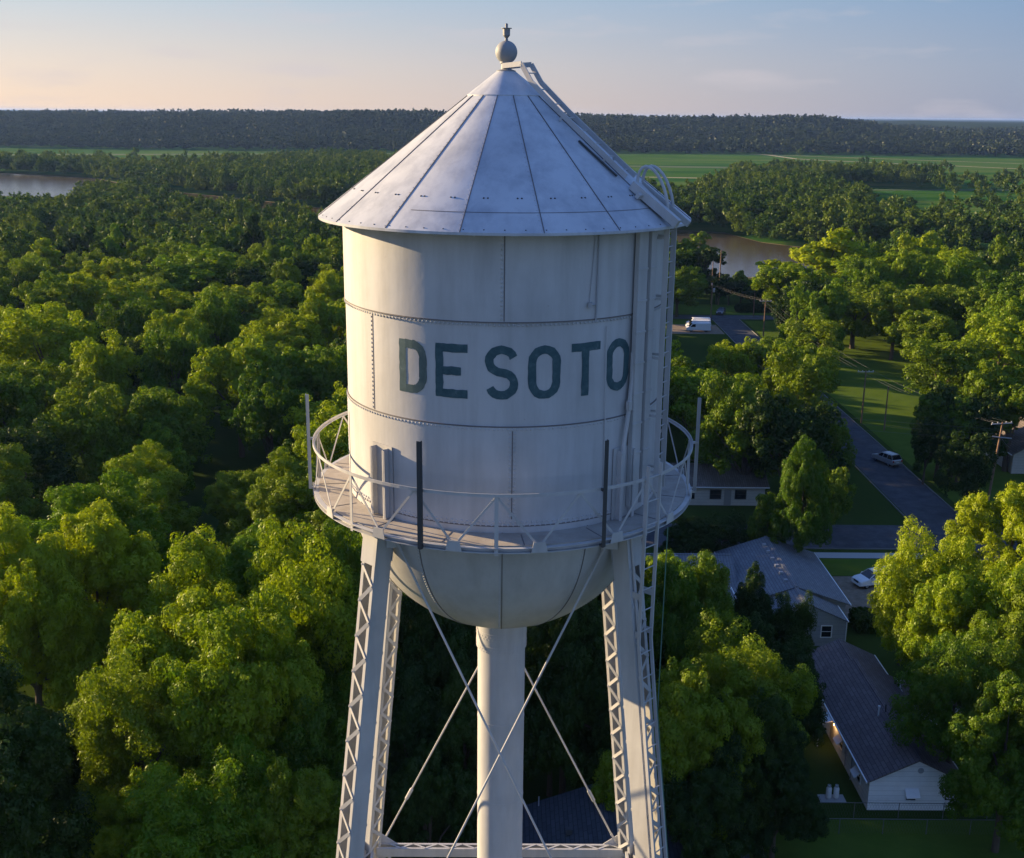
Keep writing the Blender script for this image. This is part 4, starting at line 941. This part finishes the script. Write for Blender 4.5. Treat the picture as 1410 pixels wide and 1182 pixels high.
# things that must stay in sight: (x0, x1, y0, y1 in the photo, distance in front of the camera)
KEEP = [(930,1050,398,436,262),(940,986,434,452,243),(985,1050,436,452,230),(1168,1262,486,560,190),(1172,1250,572,650,140),(1195,1245,640,690,120),(1140,1207,732,764,98),
        (1130,1196,766,830,80),(1150,1205,830,880,72),(1000,1170,745,860,76),(1122,1330,885,1118,44),(968,1042,642,700,108),(1050,1410,1122,1182,36),(735,850,1085,1182,30),(1346,1396,584,690,112),
        (962,1128,330,376,350),(0,100,244,254,700),(930,1020,1160,1182,30),(1385,1410,590,655,126),(1128,1160,985,1110,46)]
ROADS = [(49.0,59.0,30,262),(8,130,97,108),(-60,160,250,260),(33,50,78,97),(35,51,231,246),(18,62,40,47),(24.5,38,46,69),(13,36,71,94),(20,35,110,123),(70,85,126,143),(-1,14,27,45),(9,17,34,41),(61,74,150,190)]
def free(x, y, r, h):
    if math.hypot(x, y) < 9.5+r: return False
    for a, b, c, d in ROADS:
        if a-r*.55 < x < b+r*.55 and c-r*.55 < y < d+r*.55: return False
    px, py, z = pj((x, y, h*.62)); pr = r*FPX/z*.88; pt = pj((x, y, h*.98))[1]; pb = pj((x, y, h*.22))[1]
    for a, b, c, d, yy in KEEP:
        if y < yy and px+pr > a and px-pr < b and pt < d and pb > c: return False
    return True
def put(x, y, r, h, shade, force=False):
    if force or (free(x, y, r, h) and ok(x, y, r)): placed.append((x, y, r, h, shade)); return True
def hero(px, py, h, rpx, shade):                  # crown top seen at (px, py): solve where such a tree stands
    p = PZ(px, py, h*.97); z = pj(p)[2]; placed.append((p[0], p[1], rpx*z/FPX, h, shade))
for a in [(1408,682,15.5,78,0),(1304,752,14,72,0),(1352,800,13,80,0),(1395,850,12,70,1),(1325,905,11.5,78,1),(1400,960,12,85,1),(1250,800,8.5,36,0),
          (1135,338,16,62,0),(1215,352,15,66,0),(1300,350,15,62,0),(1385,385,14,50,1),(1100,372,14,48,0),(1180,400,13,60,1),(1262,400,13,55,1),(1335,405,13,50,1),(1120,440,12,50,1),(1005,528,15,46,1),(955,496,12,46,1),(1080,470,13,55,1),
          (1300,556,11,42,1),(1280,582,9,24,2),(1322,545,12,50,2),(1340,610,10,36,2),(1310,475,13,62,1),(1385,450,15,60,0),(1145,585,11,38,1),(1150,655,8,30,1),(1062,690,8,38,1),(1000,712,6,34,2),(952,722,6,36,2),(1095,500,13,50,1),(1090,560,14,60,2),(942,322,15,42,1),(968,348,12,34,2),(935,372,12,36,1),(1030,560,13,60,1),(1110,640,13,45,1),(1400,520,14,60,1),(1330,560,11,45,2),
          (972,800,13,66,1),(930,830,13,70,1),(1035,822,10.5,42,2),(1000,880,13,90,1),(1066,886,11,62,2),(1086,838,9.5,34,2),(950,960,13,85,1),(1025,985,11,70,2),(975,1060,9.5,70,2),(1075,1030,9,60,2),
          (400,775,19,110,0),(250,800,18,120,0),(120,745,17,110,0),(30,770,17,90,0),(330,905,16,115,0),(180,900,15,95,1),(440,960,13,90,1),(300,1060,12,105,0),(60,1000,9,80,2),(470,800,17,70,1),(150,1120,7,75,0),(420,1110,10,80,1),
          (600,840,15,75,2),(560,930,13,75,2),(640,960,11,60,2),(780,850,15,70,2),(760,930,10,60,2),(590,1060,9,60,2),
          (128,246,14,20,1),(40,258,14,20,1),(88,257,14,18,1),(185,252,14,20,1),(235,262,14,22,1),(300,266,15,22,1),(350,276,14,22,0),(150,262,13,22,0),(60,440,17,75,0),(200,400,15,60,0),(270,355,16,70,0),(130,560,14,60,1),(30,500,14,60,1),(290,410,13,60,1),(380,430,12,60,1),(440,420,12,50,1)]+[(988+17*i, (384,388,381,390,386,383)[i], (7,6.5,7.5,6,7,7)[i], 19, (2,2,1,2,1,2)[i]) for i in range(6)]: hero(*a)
rr = np.random.default_rng(99)
# near and middle woods: jittered rows marching away from the camera
F_ = 62.0
while F_ < 520:
    step = 6.2+F_*.015; half = F_*.50+26; x = -half + rr.uniform(0, 8)
    while x < half:
        xx = x+rr.uniform(-3,3); yy = F_-24.37+rr.uniform(-3.5,3.5); r = rr.uniform(4.6,7.0); h = rr.uniform(11,16.5)
        lft = xx < 0
        ybank = np.interp(xx, [p[0] for p in near_b[::-1]], [p[1] for p in near_b[::-1]])
        if yy < ybank-6 and not (xx > 58 and 262 < yy and h > 9.5 and xx < 95):
            if xx > 40 and xx < 100 and yy > 255: h = rr.uniform(6,8.5); r = rr.uniform(3,4)
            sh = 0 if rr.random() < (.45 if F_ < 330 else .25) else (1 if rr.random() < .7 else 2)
            put(xx, yy, r, h, sh)
        x += 6.5+F_*.010
    F_ += step
# sparse woods on the left between 520 m and the river
F_ = 520.
while F_ < 800:
    x = -F_*.52
    while x < 20:
        xx = x+rr.uniform(-4,4); yy = F_-24.37+rr.uniform(-5,5); r = rr.uniform(5,7.2); h = rr.uniform(11,15)
        if yy < np.interp(xx, [p[0] for p in near_b[::-1]], [p[1] for p in near_b[::-1]])-8: put(xx, yy, r, h, 1 if rr.random() < .8 else 0)
        x += 13
    F_ += 12
placed.sort(key=lambda p: p[0]**2+(p[1]+24.37)**2+0*p[2])
vis = []
for p in placed:
    px, py, z = pj((p[0], p[1], p[3]*.6)); pr = p[2]*FPX/z
    if -pr-30 < px < 1440+pr and pj((p[0], p[1], p[3]))[1] < 1200: vis.append((p, px, pj((p[0], p[1], p[3]))[1], z))
near_t, rest_t = vis[:298], vis[298:]
BANDS = [(0,255,'the upper roof'),(255,300,'the roof rim'),(300,345,'the eave'),(345,400,'the top plate course'),(400,440,'the upper rivet ring'),(440,500,'the letter tops'),(500,560,'the letter feet'),
         (560,620,'the lower rivet ring'),(620,700,'the balcony rail'),(700,780,'the balcony floor'),(780,880,'the bowl'),(880,1000,'the upper riser pipe'),(1000,1300,'the lower riser pipe')]
ORD = 'first second third fourth fifth sixth seventh eighth ninth tenth eleventh twelfth thirteenth fourteenth fifteenth sixteenth seventeenth eighteenth nineteenth twentieth'.split()
def ordn(i):
    if i < 20: return ORD[i]
    t10 = ['twenty','thirty','forty','fifty','sixty'][(i+1)//10-2]; u = (i+1) % 10
    return (t10+'-'+ORD[u-1]) if u else {'twenty':'twentieth','thirty':'thirtieth','forty':'fortieth','fifty':'fiftieth','sixty':'sixtieth'}[t10]
cells = {}
for i, (p, px, pt, z) in enumerate(near_t):
    b = next(k for k, (a, c, _) in enumerate(BANDS) if a <= pt < c) if pt >= 0 else 0
    cells.setdefault((b, px < 692), []).append((px, i))
lab = {}
ADJ = ['bright green', 'mid green', 'dark green']
for (b, lf), L in cells.items():
    L.sort()
    for j, (px, i) in enumerate(L):
        sh = near_t[i][0][4]
        lab[i] = f"{ADJ[sh]} tree, {ordn(j)} from left among treetops level with {BANDS[b][2]}, {'left' if lf else 'right'} wood"
for i, (p, px, pt, z) in enumerate(near_t):
    x, y, r, h, sh = p; kind = 'near' if z < 125 else ('mid' if z < 300 else 'far'); key = (kind, (i*7+3) % (4 if kind != 'far' else 3)); me, tm, H0, R0 = TREES[key]
    t_ = empty('broadleaf_tree', (x, y, float(height(x, y))), rr.uniform(0, 6.28)); t_.scale = (.94*r/R0, .94*r/R0*rr.uniform(.85,1.12), h/H0*rr.uniform(.96,1.05))
    tag(t_, lab[i], 'tree', 'trees of the river woods')
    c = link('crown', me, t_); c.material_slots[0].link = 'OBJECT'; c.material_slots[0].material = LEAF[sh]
    if kind != 'far' or z < 420: link('trunk', tm, t_)
    c['shade'] = sh
for o in list(bpy.data.objects):
    if 'shade' in o.keys(): del o['shade']
# hedges and shrubs
hedge('clipped dark hedge between the slate roofed house and the drive', 34.2, 36.6, 76, 79, 1.6, 5)
hedge('low hedge line along the grass beyond the far road', 59, 84, 262, 265, 2.2, 6)

# the rest of the wood, the belts beyond the river and the hill forest: masses nobody could count
def mass(name, label, items, tmpl, m, cat='wood'):
    r = np.random.default_rng(3); Vs = []; Fs = []; off = 0
    T = [crown_pts(s_, 15, 6.4, *tmpl[:3], sub=tmpl[3], nr=.3) for s_ in (71,72,73,74)]
    for (x, y, z, rad, h) in items:
        V, F, _ = T[r.integers(4)]; a = r.uniform(0, 6.28); ca, sa = math.cos(a), math.sin(a); k = rad/6.4
        W_ = np.stack([(V[:,0]*ca-V[:,1]*sa)*k+x, (V[:,0]*sa+V[:,1]*ca)*k+y, V[:,2]*h/15+z], 1); Vs.append(W_.astype(np.float32)); Fs.append(F+off); off += len(V)
    me = arr_mesh(name, np.concatenate(Vs), np.concatenate(Fs)); me.materials.append(m); o = link(name, me); tag(o, label, cat, kind='stuff'); return o
items = [(p[0], p[1], float(height(p[0], p[1]))-.3, p[2], p[3]) for p, *_ in rest_t]
def inpoly(x, y, P):
    c = False; j = len(P)-1
    for i in range(len(P)):
        if (P[i][1] > y) != (P[j][1] > y) and x < (P[j][0]-P[i][0])*(y-P[i][1])/(P[j][1]-P[i][1])+P[i][0]: c = not c
        j = i
    return c
belts = [[(-200,240),(0,240),(130,247),(200,263),(330,277),(450,290),(560,299),(640,305),(640,238),(560,232),(500,226),(430,226),(330,236),(230,240),(140,236),(60,234),(-200,233)],
         [(905,318),(1000,322),(1050,335),(1130,346),(1250,350),(1410,353),(1640,355),(1640,342),(1410,342),(1330,339),(1285,334),(1240,322),(1195,300),(1130,264),(1060,258),(1000,260),(960,282),(905,300)],
         [(1000,260),(1060,256),(1295,262),(1290,252),(1180,246),(1010,246)],
         [(500,312),(930,318),(930,285),(640,262),(500,270)]]
Pg = [np.array(b_) for b_ in belts]; r5 = np.random.default_rng(21); bi = []
for P in Pg:
    G = np.array([PZ(x, y, -4)[:2] for x, y in P]); x0, y0 = G.min(0); x1, y1 = G.max(0); st_ = 11.5 if y1 < 900 else 13
    for gy in np.arange(y0, y1, st_):
        for gx in np.arange(x0, x1, st_):
            x, y = gx+r5.uniform(-4,4), gy+r5.uniform(-4,4)
            if inpoly(x, y, G): bi.append((x, y, -4.3, r5.uniform(5,7.5), r5.uniform(12,18)))
for px, py in ((1295,268),(1312,275),(1330,264),(1345,270),(1352,282),(1372,268),(1388,274),(1402,280),(1340,300),(1362,308),(1378,316),(1395,330),(1408,306),(1310,318),(1298,308),(1302,246),(1218,252),(1188,240),(255,232),(292,234),(185,230),(330,236),(1100,218),(1420,300),(1440,280),(1460,270),(1385,262),(1405,258)):
    p = PZ(px, py, -4); bi.append((p[0], p[1], -4.3, r5.uniform(5,7), r5.uniform(13,18)))
for k in range(len(far_b)-1):
    a, b = np.array(far_b[k]), np.array(far_b[k+1]); L = np.linalg.norm(b-a); 
    for q in np.arange(0, L, 8.5):
        p = a+(b-a)*q/L; bi.append((p[0]+r5.uniform(-2,2), p[1]+r5.uniform(7,11), -4.3, r5.uniform(4.5,6), r5.uniform(8,13)))
mass('wood', 'dense belts of woodland on both banks of the river', items+bi, (18, 95, .58, 4), M['leaf_belt'])
hi = []
for y in np.concatenate([np.arange(1600, 2100, 15), np.arange(2100, 2900, 20)]):
    hwid = (y+24)*.47+40
    for x in np.arange(-hwid, hwid, 15 if y < 2100 else 20):
        xx, yy = x+r5.uniform(-6,6), y+r5.uniform(-6,6)
        if yy < float(bank0(xx))+12: continue
        hi.append((xx, yy))
HX = np.array([a for a, b in hi]); HY = np.array([b for a, b in hi]); HZ = height(HX, HY)
hit = [(a, b, c-1.5, r5.uniform(6,11), r5.uniform(9,19)) for a, b, c in zip(HX, HY, HZ)]
mass('hill_forest', 'dark forest covering the low hills along the horizon', hit, (7, 24, 1.45, 2), M['leaf_far'])

# ------------------------------------------------------------------ evening haze
hz = MB(); hz.box(-9000, 9000, -400, 14000, -6, 56); hm_ = bpy.data.materials.new('haze_air'); hm_.use_nodes = True; t_ = hm_.node_tree
t_.nodes.remove(t_.nodes['Principled BSDF']); pv = t_.nodes.new('ShaderNodeVolumePrincipled'); pv.inputs['Color'].default_value = (.30,.50,1,1); pv.inputs['Density'].default_value = .00005; pv.inputs['Anisotropy'].default_value = .2
t_.links.new(pv.outputs[0], t_.nodes['Material Output'].inputs['Volume']); tag(hz.build('haze', hm_), kind='stuff')
